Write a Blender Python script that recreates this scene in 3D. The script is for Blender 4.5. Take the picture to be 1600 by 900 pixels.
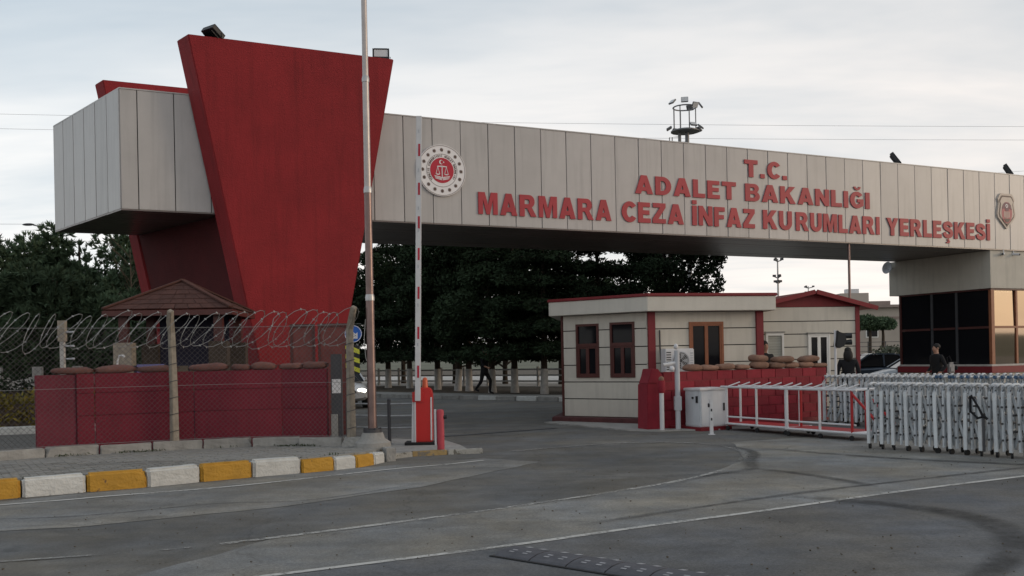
import bpy, bmesh, math, random
import numpy as np
from mathutils import Matrix, Vector

for o in list(bpy.data.objects):
    bpy.data.objects.remove(o)
sc = bpy.context.scene
COL = sc.collection
R = math.radians
random.seed(7)

# ------------------------------------------------------------------ camera
cam = bpy.data.cameras.new('camera')
cam.sensor_width = 36.0
cam.lens = 33.75
cam.shift_y = 0.0679
cam.clip_end = 8000
camo = bpy.data.objects.new('camera', cam)
COL.objects.link(camo)
camo.matrix_world = Matrix.Translation((0, 0, 1.6)) @ Matrix.Rotation(R(90), 4, 'X') @ Matrix.Rotation(-0.02, 4, 'Z')
sc.camera = camo

# ------------------------------------------------------------------ light
SUN_AZ = R(98)        # from north (+Y) towards +X: low sun on the right, a little behind the camera
SUN_EL = R(11)
w = bpy.data.worlds.new('World')
sc.world = w
w.use_nodes = True
wt = w.node_tree
wt.nodes.clear()
def wn(t, **k):
    n = wt.nodes.new(t)
    for a, b in k.items():
        setattr(n, a, b)
    return n
sky = wn('ShaderNodeTexSky', sky_type='NISHITA', sun_disc=False, sun_elevation=SUN_EL, sun_rotation=SUN_AZ, air_density=1.2, dust_density=2.5, ozone_density=1.0)
bg1 = wn('ShaderNodeBackground'); bg1.inputs[1].default_value = 0.12
wt.links.new(sky.outputs[0], bg1.inputs[0])
tc = wn('ShaderNodeTexCoord')
sp = wn('ShaderNodeSeparateXYZ'); wt.links.new(tc.outputs['Generated'], sp.inputs[0])
def mth(op, a, b=None, clamp=False):
    n = wn("ShaderNodeMath", operation=op, use_clamp=clamp)
    for i, v in enumerate((a, b)):
        if v is None: continue
        if isinstance(v, (int, float)): n.inputs[i].default_value = v
        else: wt.links.new(v, n.inputs[i])
    return n.outputs[0]
zz = mth('ADD', mth('MAXIMUM', sp.outputs[2], 0.0), 0.16)
cx = mth('DIVIDE', sp.outputs[0], zz); cy = mth('DIVIDE', sp.outputs[1], zz)
cb = wn('ShaderNodeCombineXYZ'); wt.links.new(cx, cb.inputs[0]); wt.links.new(cy, cb.inputs[1])
nz = wn('ShaderNodeTexNoise'); nz.inputs['Scale'].default_value = 1.1; nz.inputs['Detail'].default_value = 5; nz.inputs['Roughness'].default_value = 0.58
nz.inputs['Distortion'].default_value = 0.3
cm = wn('ShaderNodeMapping'); cm.inputs['Scale'].default_value = (0.55, 1.5, 1.0); cm.inputs['Rotation'].default_value = (0, 0, R(-14)); cm.inputs['Location'].default_value = (2.3, 0.7, 0)
wt.links.new(cb.outputs[0], cm.inputs[0]); wt.links.new(cm.outputs[0], nz.inputs['Vector'])
# overcast layer: grey-blue overhead, pale towards the horizon, broken by soft cloud
rz = wn('ShaderNodeValToRGB')
rz.color_ramp.elements[0].position = 0.0; rz.color_ramp.elements[0].color = (1.22, 1.18, 1.13, 1)
rz.color_ramp.elements[1].position = 0.75; rz.color_ramp.elements[1].color = (0.56, 0.63, 0.70, 1)
e = rz.color_ramp.elements.new(0.10); e.color = (1.12, 1.10, 1.08, 1)
e = rz.color_ramp.elements.new(0.30); e.color = (0.82, 0.865, 0.90, 1)
wt.links.new(sp.outputs[2], rz.inputs[0])
rc = wn('ShaderNodeValToRGB')
rc.color_ramp.elements[0].position = 0.37; rc.color_ramp.elements[0].color = (0.76, 0.815, 0.865, 1)
rc.color_ramp.elements[1].position = 0.63; rc.color_ramp.elements[1].color = (1.14, 1.10, 1.07, 1)
wt.links.new(nz.outputs[0], rc.inputs[0])
mx = wn('ShaderNodeMix', data_type='RGBA', blend_type='MULTIPLY'); mx.inputs[0].default_value = 0.85
wt.links.new(rz.outputs[0], mx.inputs[6]); wt.links.new(rc.outputs[0], mx.inputs[7])
bg2 = wn('ShaderNodeBackground'); bg2.inputs[1].default_value = 1.0
# the cloud deck is a little warmer on the side of the low sun
rt = wn('ShaderNodeValToRGB'); rt.color_ramp.elements[0].position = 0.30; rt.color_ramp.elements[0].color = (0.985, 1.0, 1.012, 1); rt.color_ramp.elements[1].position = 0.85; rt.color_ramp.elements[1].color = (1.07, 0.985, 0.93, 1)
wt.links.new(mth('MULTIPLY_ADD', sp.outputs[0], 0.5), rt.inputs[0]); rt.inputs[0].links[0].from_node.inputs[2].default_value = 0.5
mt_ = wn('ShaderNodeMix', data_type='RGBA', blend_type='MULTIPLY'); mt_.inputs[0].default_value = 1.0
wt.links.new(mx.outputs[2], mt_.inputs[6]); wt.links.new(rt.outputs[0], mt_.inputs[7])
wt.links.new(mt_.outputs[2], bg2.inputs[0])
ms = wn('ShaderNodeMixShader'); ms.inputs[0].default_value = 0.88
wt.links.new(bg1.outputs[0], ms.inputs[1]); wt.links.new(bg2.outputs[0], ms.inputs[2])
wo = wn('ShaderNodeOutputWorld'); wt.links.new(ms.outputs[0], wo.inputs[0])

sl = bpy.data.lights.new('sun', 'SUN')
sl.energy = 0.7; sl.angle = R(14); sl.color = (1.0, 0.80, 0.60)
so = bpy.data.objects.new('sun', sl); COL.objects.link(so)
sd = Vector((math.sin(SUN_AZ) * math.cos(SUN_EL), math.cos(SUN_AZ) * math.cos(SUN_EL), math.sin(SUN_EL)))
so.rotation_euler = sd.to_track_quat('Z', 'Y').to_euler()
so.location = (40, -10, 30)

sc.view_settings.view_transform = 'Standard'
sc.view_settings.look = 'None'
sc.view_settings.exposure = 0.0
sc.view_settings.gamma = 1.0

# ------------------------------------------------------------------ materials
MATS = {}
def mat(name, col, rough=0.7, var=0.12, scale=4.0, bump=0.0, bscale=60.0, metal=0.0, spec=0.4, rand=0.06, streak=0.0, fleck=None, emit=None, detail=6):
    if name in MATS: return MATS[name]
    m = bpy.data.materials.new(name); m.use_nodes = True
    nt = m.node_tree; N = nt.nodes; L = nt.links
    b = N['Principled BSDF']
    b.inputs['Roughness'].default_value = rough
    b.inputs['Metallic'].default_value = metal
    b.inputs['Specular IOR Level'].default_value = spec
    t = N.new('ShaderNodeTexCoord'); oi = N.new('ShaderNodeObjectInfo')
    va = N.new('ShaderNodeVectorMath'); va.operation = 'SCALE'; va.inputs[0].default_value = (37.0, 17.0, 29.0)
    L.new(oi.outputs['Random'], va.inputs['Scale'])
    vb = N.new('ShaderNodeVectorMath'); vb.operation = 'ADD'
    L.new(t.outputs['Object'], vb.inputs[0]); L.new(va.outputs[0], vb.inputs[1])
    n1 = N.new('ShaderNodeTexNoise'); n1.inputs['Scale'].default_value = scale; n1.inputs['Detail'].default_value = detail; n1.inputs['Roughness'].default_value = 0.62
    L.new(vb.outputs[0], n1.inputs['Vector'])
    mr = N.new('ShaderNodeMapRange'); mr.inputs[1].default_value = 0.28; mr.inputs[2].default_value = 0.72
    mr.inputs[3].default_value = 1 - var; mr.inputs[4].default_value = 1 + var
    L.new(n1.outputs[0], mr.inputs[0])
    mr2 = N.new('ShaderNodeMapRange'); mr2.inputs[3].default_value = 1 - rand; mr2.inputs[4].default_value = 1 + rand
    L.new(oi.outputs['Random'], mr2.inputs[0])
    pm = N.new('ShaderNodeMath'); pm.operation = 'MULTIPLY'; L.new(mr.outputs[0], pm.inputs[0]); L.new(mr2.outputs[0], pm.inputs[1])
    fac = pm.outputs[0]
    if streak:
        mp = N.new('ShaderNodeMapping'); mp.inputs['Scale'].default_value = (5, 5, 0.35)
        L.new(vb.outputs[0], mp.inputs[0])
        ns = N.new('ShaderNodeTexNoise'); ns.inputs['Scale'].default_value = 1.6; ns.inputs['Detail'].default_value = 5
        L.new(mp.outputs[0], ns.inputs['Vector'])
        m3 = N.new('ShaderNodeMapRange'); m3.inputs[1].default_value = 0.5; m3.inputs[2].default_value = 0.75; m3.inputs[3].default_value = 1; m3.inputs[4].default_value = 1 - streak
        L.new(ns.outputs[0], m3.inputs[0])
        p2 = N.new('ShaderNodeMath'); p2.operation = 'MULTIPLY'; L.new(fac, p2.inputs[0]); L.new(m3.outputs[0], p2.inputs[1]); fac = p2.outputs[0]
    sc_ = N.new('ShaderNodeVectorMath'); sc_.operation = 'SCALE'; sc_.inputs[0].default_value = col[:3]
    L.new(fac, sc_.inputs['Scale'])
    out = sc_.outputs[0]
    if fleck:      # (colour, scale, threshold): worn / chipped places
        nf = N.new('ShaderNodeTexNoise'); nf.inputs['Scale'].default_value = fleck[1]; nf.inputs['Detail'].default_value = 8; nf.inputs['Roughness'].default_value = 0.7
        L.new(vb.outputs[0], nf.inputs['Vector'])
        mf = N.new('ShaderNodeMapRange'); mf.inputs[1].default_value = fleck[2]; mf.inputs[2].default_value = fleck[2] + 0.05
        L.new(nf.outputs[0], mf.inputs[0])
        mi = N.new('ShaderNodeMix'); mi.data_type = 'RGBA'
        L.new(mf.outputs[0], mi.inputs[0]); L.new(out, mi.inputs[6]); mi.inputs[7].default_value = (*fleck[0], 1)
        out = mi.outputs[2]
    L.new(out, b.inputs['Base Color'])
    if bump:
        n2 = N.new('ShaderNodeTexNoise'); n2.inputs['Scale'].default_value = bscale; n2.inputs['Detail'].default_value = 4
        L.new(vb.outputs[0], n2.inputs['Vector'])
        bp = N.new('ShaderNodeBump'); bp.inputs['Strength'].default_value = bump; bp.inputs['Distance'].default_value = 0.02
        L.new(n2.outputs[0], bp.inputs['Height']); L.new(bp.outputs[0], b.inputs['Normal'])
    if emit:
        b.inputs['Emission Color'].default_value = (*emit[0], 1); b.inputs['Emission Strength'].default_value = emit[1]
    MATS[name] = m
    return m

mat('red_plaster', (0.235, 0.0150, 0.0185), 0.85, 0.15, 1.1, 0.8, 38, streak=0.20, rand=0.02)
mat('maroon_shaded', (0.075, 0.007, 0.009), 0.9, 0.15, 2, 0.4, 40)  # pylon red with the shade under the beam put into the colour
mat('red_wall', (0.175, 0.0135, 0.028), 0.8, 0.13, 2.2, 0.4, 40, streak=0.16)
mat('red_block', (0.21, 0.0105, 0.022), 0.75, 0.14, 5, 0.5, 50, rand=0.18)
mat('red_trim', (0.165, 0.0095, 0.016), 0.55, 0.10, 5)
mat('red_gloss', (0.50, 0.010, 0.008), 0.35, 0.05, 5, spec=0.5)
mat('red_faded', (0.42, 0.05, 0.07), 0.6, 0.15, 9)
mat('red_letter', (0.36, 0.030, 0.042), 0.5, 0.08, 3, rand=0.05)
mat('alu_panel', (0.425, 0.408, 0.396), 0.38, 0.06, 1.3, 0.0, metal=0.0, spec=0.5, rand=0.055, streak=0.14)
mat('dark_gap', (0.035, 0.032, 0.03), 0.9)
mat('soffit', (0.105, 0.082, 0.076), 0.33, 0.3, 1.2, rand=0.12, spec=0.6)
mat('cream', (0.525, 0.492, 0.428), 0.8, 0.06, 1.7, 0.15, 70, streak=0.14, rand=0.03)
mat('cream_fascia', (0.54, 0.512, 0.452), 0.7, 0.05, 1.7, 0.1, 70, streak=0.07)
mat('white_paint', (0.60, 0.595, 0.60), 0.5, 0.07, 6, streak=0.05)
mat('kerb_white', (0.52, 0.52, 0.495), 0.7, 0.12, 7, 0.6, 30, fleck=((0.10, 0.08, 0.06), 5.5, 0.635))
mat('kerb_yellow', (0.44, 0.235, 0.028), 0.7, 0.13, 7, 0.6, 30, fleck=((0.12, 0.07, 0.04), 5.5, 0.64))
mat('kerb_dirty_white', (0.33, 0.32, 0.29), 0.8, 0.2, 7, 0.5, 30, fleck=((0.13, 0.12, 0.10), 6, 0.55))
mat('kerb_dirty_yellow', (0.30, 0.21, 0.09), 0.8, 0.2, 7, 0.5, 30, fleck=((0.17, 0.15, 0.12), 6, 0.52))
mat('concrete', (0.30, 0.29, 0.27), 0.9, 0.2, 4, 0.5, 35, rand=0.1, streak=0.15)
mat('concrete_pale', (0.42, 0.40, 0.37), 0.9, 0.15, 4, 0.4, 35)
mat('concrete_post', (0.27, 0.235, 0.19), 0.9, 0.25, 9, 0.6, 40)
mat('paver', (0.205, 0.20, 0.185), 0.9, 0.22, 8, 0.4, 60, rand=0.22)
mat('paver_bed', (0.10, 0.097, 0.088), 0.95, 0.25, 9, 0.4, 60)
mat('brown_frame', (0.075, 0.020, 0.016), 0.45, 0.15, 9)
mat('orange_frame', (0.23, 0.078, 0.034), 0.45, 0.15, 9)
mat('white_frame', (0.66, 0.65, 0.62), 0.45, 0.05)
mat('window_glass', (0.010, 0.010, 0.012), 0.05, 0.0, 1, spec=0.13, rand=0)
mat('coated_glass', (0.30, 0.27, 0.235), 0.035, 0.0, 1, metal=1.0, rand=0.1)
mat('shutter', (0.34, 0.34, 0.30), 0.6, 0.05)
mat('black_metal', (0.015, 0.015, 0.017), 0.5, 0.1)
mat('dark_metal', (0.05, 0.05, 0.055), 0.5, 0.15)
mat('mast_grey', (0.17, 0.17, 0.175), 0.5, 0.1, metal=0.3)
mat('steel', (0.40, 0.395, 0.39), 0.38, 0.12, 6, metal=0.75)
mat('pole_metal', (0.19, 0.135, 0.125), 0.34, 0.18, 5, metal=0.8)
mat('pole_pale', (0.38, 0.345, 0.33), 0.38, 0.12, 5, metal=0.5)
mat('galvanised', (0.33, 0.33, 0.33), 0.45, 0.2, 8, metal=0.4)
mat('wire', (0.30, 0.30, 0.29), 0.5, 0.15, 3, metal=0.5)
mat('wire_dark', (0.115, 0.10, 0.10), 0.6, 0.15, 3, metal=0.2)
mat('alu_white', (0.45, 0.475, 0.495), 0.45, 0.18, 7, metal=0.15, rand=0.1)
mat('alu_bright', (0.56, 0.585, 0.60), 0.4, 0.10, 7, metal=0.1, rand=0.08)
mat('blue_cap', (0.05, 0.11, 0.20), 0.5, 0.1)
mat('plastic_grey', (0.42, 0.43, 0.45), 0.5, 0.05)
mat('cabinet_grey', (0.54, 0.56, 0.58), 0.5, 0.06, 3, streak=0.1)
mat('sandbag', (0.235, 0.135, 0.095), 0.95, 0.25, 7, 0.8, 90, rand=0.15)
mat('sandbag_red', (0.19, 0.088, 0.072), 0.95, 0.2, 7, 0.8, 90, rand=0.15)
mat('roof_shingle', (0.070, 0.028, 0.021), 0.9, 0.25, 8, 0.5, 50, rand=0.14)
mat('rust_sheet', (0.165, 0.045, 0.038), 0.7, 0.2, 5, 0.3, 40, streak=0.3)
mat('plinth_brown', (0.085, 0.030, 0.030), 0.9, 0.3, 6, 0.8, 25)
mat('roof_red', (0.185, 0.014, 0.018), 0.55, 0.12, 5)
mat('roof_pink', (0.33, 0.16, 0.15), 0.6, 0.15, 5)
mat('navy_cloth', (0.020, 0.020, 0.040), 0.9, 0.2)
mat('banner_blue', (0.17, 0.16, 0.34), 0.7, 0.1)
mat('black_cloth', (0.008, 0.008, 0.010), 0.9, 0.2)
mat('skin', (0.36, 0.20, 0.14), 0.6, 0.05)
mat('hair', (0.010, 0.008, 0.007), 0.7, 0.2)
mat('bag_white', (0.34, 0.32, 0.31), 0.7, 0.15, 20)
mat('bark', (0.060, 0.045, 0.033), 0.95, 0.3, 9, 0.8, 30)
mat('whitewash', (0.52, 0.50, 0.47), 0.9, 0.2, 7, 0.5, 30)
mat('leaf_dark', (0.024, 0.038, 0.020), 0.9, 0.6, 0.8, rand=0.25, spec=0.1)
mat('leaf_pine', (0.075, 0.112, 0.066), 0.9, 0.5, 0.9, rand=0.2, spec=0.1)
mat('leaf_mid', (0.045, 0.060, 0.026), 0.9, 0.4, 1.5, rand=0.2, spec=0.1)
mat('leaf_yellow', (0.20, 0.165, 0.036), 0.9, 0.45, 2.0, rand=0.2, spec=0.1)
mat('twig', (0.11, 0.085, 0.06), 0.9, 0.2)
mat('rubber', (0.085, 0.085, 0.095), 0.85, 0.2, 9, 0.4, 80)
mat('rubber_black', (0.012, 0.012, 0.013), 0.8, 0.2)
mat('marking_grey', (0.30, 0.30, 0.31), 0.8, 0.2, 9)
mat('sign_blue', (0.015, 0.10, 0.40), 0.4, 0.04)
mat('sign_yellow', (0.55, 0.55, 0.06), 0.4, 0.04)
mat('sign_white', (0.72, 0.70, 0.70), 0.45, 0.03)
mat('emblem_red', (0.42, 0.008, 0.030), 0.45, 0.04)
mat('emblem_brown', (0.10, 0.065, 0.055), 0.5, 0.05)
mat('emblem_grey', (0.30, 0.27, 0.26), 0.5, 0.05)
mat('crest_beige', (0.55, 0.47, 0.40), 0.5, 0.05)
mat('crest_rose', (0.40, 0.12, 0.13), 0.5, 0.1, 9)
mat('crest_plum', (0.16, 0.07, 0.09), 0.5, 0.1, 9)
mat('amber', (0.55, 0.10, 0.035), 0.35, 0.05)
mat('lens', (0.55, 0.55, 0.55), 0.2, 0.05)
mat('headlight', (0.9, 0.88, 0.8), 0.2, 0.0, emit=((1.0, 0.93, 0.78), 9.0))
mat('car_white', (0.62, 0.62, 0.62), 0.25, 0.03, spec=0.6)
mat('car_silver', (0.36, 0.37, 0.38), 0.28, 0.03, metal=0.4, spec=0.6)
mat('car_blue', (0.045, 0.06, 0.085), 0.25, 0.03, metal=0.3, spec=0.6)
mat('building_far', (0.36, 0.32, 0.28), 0.9, 0.08, 0.3)
mat('roof_far', (0.24, 0.19, 0.17), 0.9, 0.15, 0.5)
mat('soil', (0.085, 0.068, 0.048), 0.95, 0.35, 2.5, 0.6, 20)
mat('land', (0.09, 0.095, 0.06), 0.95, 0.3, 0.03)
mat('shrub_far', (0.075, 0.083, 0.055), 0.95, 0.3, 0.6)

def asphalt(name, col, seed, coarse=1.0, wear=0.25):
    m = bpy.data.materials.new(name); m.use_nodes = True
    nt = m.node_tree; N = nt.nodes; L = nt.links; b = N['Principled BSDF']
    b.inputs['Roughness'].default_value = 0.82; b.inputs['Specular IOR Level'].default_value = 0.3
    t = N.new('ShaderNodeTexCoord')
    mp = N.new('ShaderNodeMapping'); mp.inputs['Location'].default_value = (seed, seed * 2.3, 0); L.new(t.outputs['Object'], mp.inputs[0])
    def noi(scale, detail, lo, hi, a, bb, vec=None, rough=0.6):
        n = N.new('ShaderNodeTexNoise'); n.inputs['Scale'].default_value = scale; n.inputs['Detail'].default_value = detail; n.inputs['Roughness'].default_value = rough
        L.new(vec or mp.outputs[0], n.inputs['Vector'])
        r = N.new('ShaderNodeMapRange'); r.inputs[1].default_value = lo; r.inputs[2].default_value = hi; r.inputs[3].default_value = a; r.inputs[4].default_value = bb
        L.new(n.outputs[0], r.inputs[0]); return r.outputs[0], n
    big, _ = noi(0.35, 4, 0.3, 0.7, 1 - wear, 1 + wear)
    mid, _ = noi(2.2, 7, 0.3, 0.7, 0.78, 1.22, rough=0.68)
    fin, nf = noi(95 * coarse, 3, 0.25, 0.75, 0.62, 1.38, rough=0.8)
    # long tyre-polished streaks roughly along the driving direction
    m2 = N.new('ShaderNodeMapping'); m2.inputs['Rotation'].default_value = (0, 0, R(-32)); m2.inputs['Scale'].default_value = (0.16, 2.0, 1); L.new(mp.outputs[0], m2.inputs[0])
    st, _ = noi(1.0, 5, 0.35, 0.7, 0.88, 1.15, vec=m2.outputs[0])
    # cracks
    vo = N.new('ShaderNodeTexVoronoi'); vo.feature = 'DISTANCE_TO_EDGE'; vo.inputs['Scale'].default_value = 0.42
    nd = N.new('ShaderNodeTexNoise'); nd.inputs['Scale'].default_value = 1.7; nd.inputs['Detail'].default_value = 6; L.new(mp.outputs[0], nd.inputs['Vector'])
    vm = N.new('ShaderNodeVectorMath'); vm.operation = 'MULTIPLY_ADD'; vm.inputs[1].default_value = (0.9, 0.9, 0); L.new(nd.outputs['Color'], vm.inputs[0]); L.new(mp.outputs[0], vm.inputs[2])
    L.new(vm.outputs[0], vo.inputs['Vector'])
    cr = N.new('ShaderNodeMapRange'); cr.inputs[1].default_value = 0.0; cr.inputs[2].default_value = 0.010; cr.inputs[3].default_value = 0.80; cr.inputs[4].default_value = 1.0
    L.new(vo.outputs['Distance'], cr.inputs[0])
    f = big
    grit, _ = noi(34 * coarse, 5, 0.3, 0.7, 0.74, 1.26, rough=0.75)
    oil, _ = noi(1.6, 3, 0.66, 0.74, 1.0, 0.66)
    dust, _ = noi(0.9, 7, 0.52, 0.72, 1.0, 1.22, rough=0.7)
    for x in (mid, fin, st, grit, oil, dust, cr.outputs[0]):
        p = N.new('ShaderNodeMath'); p.operation = 'MULTIPLY'; L.new(f, p.inputs[0]); L.new(x, p.inputs[1]); f = p.outputs[0]
    s = N.new('ShaderNodeVectorMath'); s.operation = 'SCALE'; tf, _ = noi(0.8, 5, 0.35, 0.65, 0.0, 1.0)
    tm = N.new('ShaderNodeMix'); tm.data_type = 'RGBA'; tm.inputs[6].default_value = (col[0] * 1.06, col[1] * 1.0, col[2] * 0.90, 1); tm.inputs[7].default_value = (col[0] * 0.95, col[1] * 1.0, col[2] * 1.08, 1)
    L.new(tf, tm.inputs[0]); L.new(tm.outputs[2], s.inputs[0])
    L.new(f, s.inputs['Scale']); L.new(s.outputs[0], b.inputs['Base Color'])
    bp = N.new('ShaderNodeBump'); bp.inputs['Strength'].default_value = 0.35; bp.inputs['Distance'].default_value = 0.01
    L.new(nf.outputs[0], bp.inputs['Height']); L.new(bp.outputs[0], b.inputs['Normal'])
    MATS[name] = m
asphalt('asphalt', (0.120, 0.117, 0.109), 3.0)
asphalt('asphalt_pale', (0.185, 0.180, 0.166), 11.0)
asphalt('asphalt_dark', (0.112, 0.112, 0.112), 23.0)

def worn(name, col, keep=0.5, scale=14, soft=0.14, density=1.0, fade=False):
    """paint or tyre rubber that is worn through to whatever lies below"""
    m = bpy.data.materials.new(name); m.use_nodes = True
    nt = m.node_tree; N = nt.nodes; L = nt.links; b = N['Principled BSDF']
    b.inputs['Base Color'].default_value = (*col, 1); b.inputs['Roughness'].default_value = 0.8
    t = N.new('ShaderNodeTexCoord'); n = N.new('ShaderNodeTexNoise'); n.inputs['Scale'].default_value = scale; n.inputs['Detail'].default_value = 8; n.inputs['Roughness'].default_value = 0.7
    n3 = N.new('ShaderNodeTexNoise'); n3.inputs['Scale'].default_value = 1.1; n3.inputs['Detail'].default_value = 3
    L.new(t.outputs['Object'], n.inputs['Vector']); L.new(t.outputs['Object'], n3.inputs['Vector'])
    ad = N.new('ShaderNodeMath'); ad.operation = 'MULTIPLY_ADD'; ad.inputs[1].default_value = 0.7; L.new(n3.outputs[0], ad.inputs[0]); L.new(n.outputs[0], ad.inputs[2])
    r = N.new('ShaderNodeMapRange'); r.inputs[1].default_value = 0.85 - soft - (keep - 0.5) * 0.6; r.inputs[2].default_value = 0.85 + soft - (keep - 0.5) * 0.6
    r.inputs[3].default_value = 0.0; r.inputs[4].default_value = density
    L.new(ad.outputs[0], r.inputs[0])
    out = r.outputs[0]
    if fade:      # rubber thins out towards the sides of the mark
        at = N.new('ShaderNodeAttribute'); at.attribute_name = 'cover'; fm = N.new('ShaderNodeMath'); fm.operation = 'MULTIPLY'
        L.new(at.outputs['Fac'], fm.inputs[0]); L.new(out, fm.inputs[1]); out = fm.outputs[0]
    tr = N.new('ShaderNodeBsdfTransparent'); mxs = N.new('ShaderNodeMixShader')
    L.new(out, mxs.inputs[0]); L.new(tr.outputs[0], mxs.inputs[1]); L.new(b.outputs[0], mxs.inputs[2])
    L.new(mxs.outputs[0], N['Material Output'].inputs['Surface'])
    MATS[name] = m
worn('line_paint', (0.47, 0.46, 0.43), 0.68)
worn('line_mid', (0.42, 0.41, 0.38), 0.50)
worn('line_faint', (0.27, 0.265, 0.25), 0.42)
worn('tyre_mark', (0.018, 0.018, 0.018), 0.5, 5, 0.3, 0.8, True)

# ------------------------------------------------------------------ mesh helpers
FR = {}                      # world frame of every object, for parts given in world coordinates
def frame(o): return FR.get(o, Matrix.Identity(4))

class MB:
    def __init__(s): s.v = []; s.f = []; s.mi = []; s.cur = 0
    def add(s, vs, fs):
        k = len(s.v); s.v.extend([tuple(x) for x in vs]); s.f.extend([tuple(i + k for i in f) for f in fs]); s.mi.extend([s.cur] * len(fs)); return s
    def box(s, c, d, rz=0.0, rx=0.0, ry=0.0):
        hx, hy, hz = d[0] / 2, d[1] / 2, d[2] / 2
        M = Matrix.Rotation(rz, 3, 'Z') @ Matrix.Rotation(ry, 3, 'Y') @ Matrix.Rotation(rx, 3, 'X')
        vs = [M @ Vector((x * hx, y * hy, z * hz)) + Vector(c) for z in (-1, 1) for x, y in ((-1, -1), (1, -1), (1, 1), (-1, 1))]
        return s.add(vs, [(3, 2, 1, 0), (4, 5, 6, 7), (0, 1, 5, 4), (1, 2, 6, 5), (2, 3, 7, 6), (3, 0, 4, 7)])
    def lo(s, x0, x1, y0, y1, z0, z1):
        return s.box(((x0 + x1) / 2, (y0 + y1) / 2, (z0 + z1) / 2), (x1 - x0, y1 - y0, z1 - z0))
    def tube(s, pts, r, n=6, caps=True, closed=False):
        pts = [Vector(p) for p in pts]; m = len(pts); rings = []
        rr = r if isinstance(r, (list, tuple)) else [r] * m
        for i, p in enumerate(pts):
            if closed: t = pts[(i + 1) % m] - pts[i - 1]
            else: t = pts[min(i + 1, m - 1)] - pts[max(i - 1, 0)]
            t.normalize()
            up = Vector((0, 0, 1)) if abs(t.z) < 0.93 else Vector((0, 1, 0))
            a = t.cross(up).normalized(); b = t.cross(a).normalized()
            rings.append([p + (a * math.cos(2 * math.pi * k / n) + b * math.sin(2 * math.pi * k / n)) * rr[i] for k in range(n)])
        vs = [v for q in rings for v in q]; fs = []
        for i in range(m if closed else m - 1):
            j = (i + 1) % m
            for k in range(n):
                fs.append((i * n + k, i * n + (k + 1) % n, j * n + (k + 1) % n, j * n + k))
        if caps and not closed: fs += [tuple(range(n))[::-1], tuple((m - 1) * n + k for k in range(n))]
        return s.add(vs, fs)
    def bar(s, p0, p1, wd, th, up=(0, 0, 1)):
        p0 = Vector(p0); p1 = Vector(p1); t = (p1 - p0).normalized(); up = Vector(up)
        if abs(t.dot(up)) > 0.97: up = Vector((0, 1, 0))
        a = t.cross(up).normalized(); b = a.cross(t).normalized()
        vs = [p + a * (x * wd / 2) + b * (y * th / 2) for p in (p0, p1) for x, y in ((-1, -1), (1, -1), (1, 1), (-1, 1))]
        return s.add(vs, [(0, 1, 2, 3), (7, 6, 5, 4), (4, 5, 1, 0), (5, 6, 2, 1), (6, 7, 3, 2), (7, 4, 0, 3)])
    def prism(s, poly, z0, z1):
        n = len(poly); vs = [(x, y, z0) for x, y in poly] + [(x, y, z1) for x, y in poly]
        return s.add(vs, [tuple(range(n))[::-1], tuple(range(n, 2 * n))] + [(i, (i + 1) % n, n + (i + 1) % n, n + i) for i in range(n)])
    def plate(s, poly, y0, y1):
        """polygon in x,z extruded along y (y0 is the front)"""
        n = len(poly); vs = [(x, y0, z) for x, z in poly] + [(x, y1, z) for x, z in poly]
        return s.add(vs, [tuple(range(n)), tuple(range(n, 2 * n))[::-1]] + [(i, n + i, n + (i + 1) % n, (i + 1) % n) for i in range(n)])
    def disc(s, cx_, cz_, r, y0, y1, n=40, sx=1.0):
        return s.plate([(cx_ + sx * r * math.cos(2 * math.pi * k / n), cz_ + r * math.sin(2 * math.pi * k / n)) for k in range(n)], y0, y1)
    def ring(s, cx_, cz_, r0, r1, y0, y1, n=48):
        for k in range(n):
            a, b = 2 * math.pi * k / n, 2 * math.pi * (k + 1) / n
            P = [(cx_ + r * math.cos(t), cz_ + r * math.sin(t)) for r, t in ((r0, a), (r1, a), (r1, b), (r0, b))]
            vs = [(x, y0, z) for x, z in P] + [(x, y1, z) for x, z in P]
            s.add(vs, [(0, 1, 2, 3), (1, 5, 6, 2), (0, 3, 7, 4)])
        return s
    def lathe(s, prof, c=(0, 0, 0), n=20):
        vs = [(c[0] + r * math.cos(2 * math.pi * k / n), c[1] + r * math.sin(2 * math.pi * k / n), c[2] + z) for r, z in prof for k in range(n)]
        fs = [(i * n + k, i * n + (k + 1) % n, (i + 1) * n + (k + 1) % n, (i + 1) * n + k) for i in range(len(prof) - 1) for k in range(n)]
        fs += [tuple(range(n))[::-1], tuple((len(prof) - 1) * n + k for k in range(n))]
        return s.add(vs, fs)
    def ell(s, c, r, n=12, m=8, rz=0.0, wob=0.0):
        vs = []; fs = []
        for i in range(m + 1):
            th = math.pi * i / m
            for k in range(n):
                ph = 2 * math.pi * k / n
                q = 1 + wob * random.uniform(-1, 1)
                x, y, z = r[0] * math.sin(th) * math.cos(ph) * q, r[1] * math.sin(th) * math.sin(ph) * q, r[2] * math.cos(th)
                vs.append((c[0] + x * math.cos(rz) - y * math.sin(rz), c[1] + x * math.sin(rz) + y * math.cos(rz), c[2] + z))
        for i in range(m):
            for k in range(n):
                fs.append((i * n + k, (i + 1) * n + k, (i + 1) * n + (k + 1) % n, i * n + (k + 1) % n))
        return s.add(vs, fs)
    def quad(s, a, b, c, d): return s.add([a, b, c, d], [(0, 1, 2, 3)])
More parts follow.
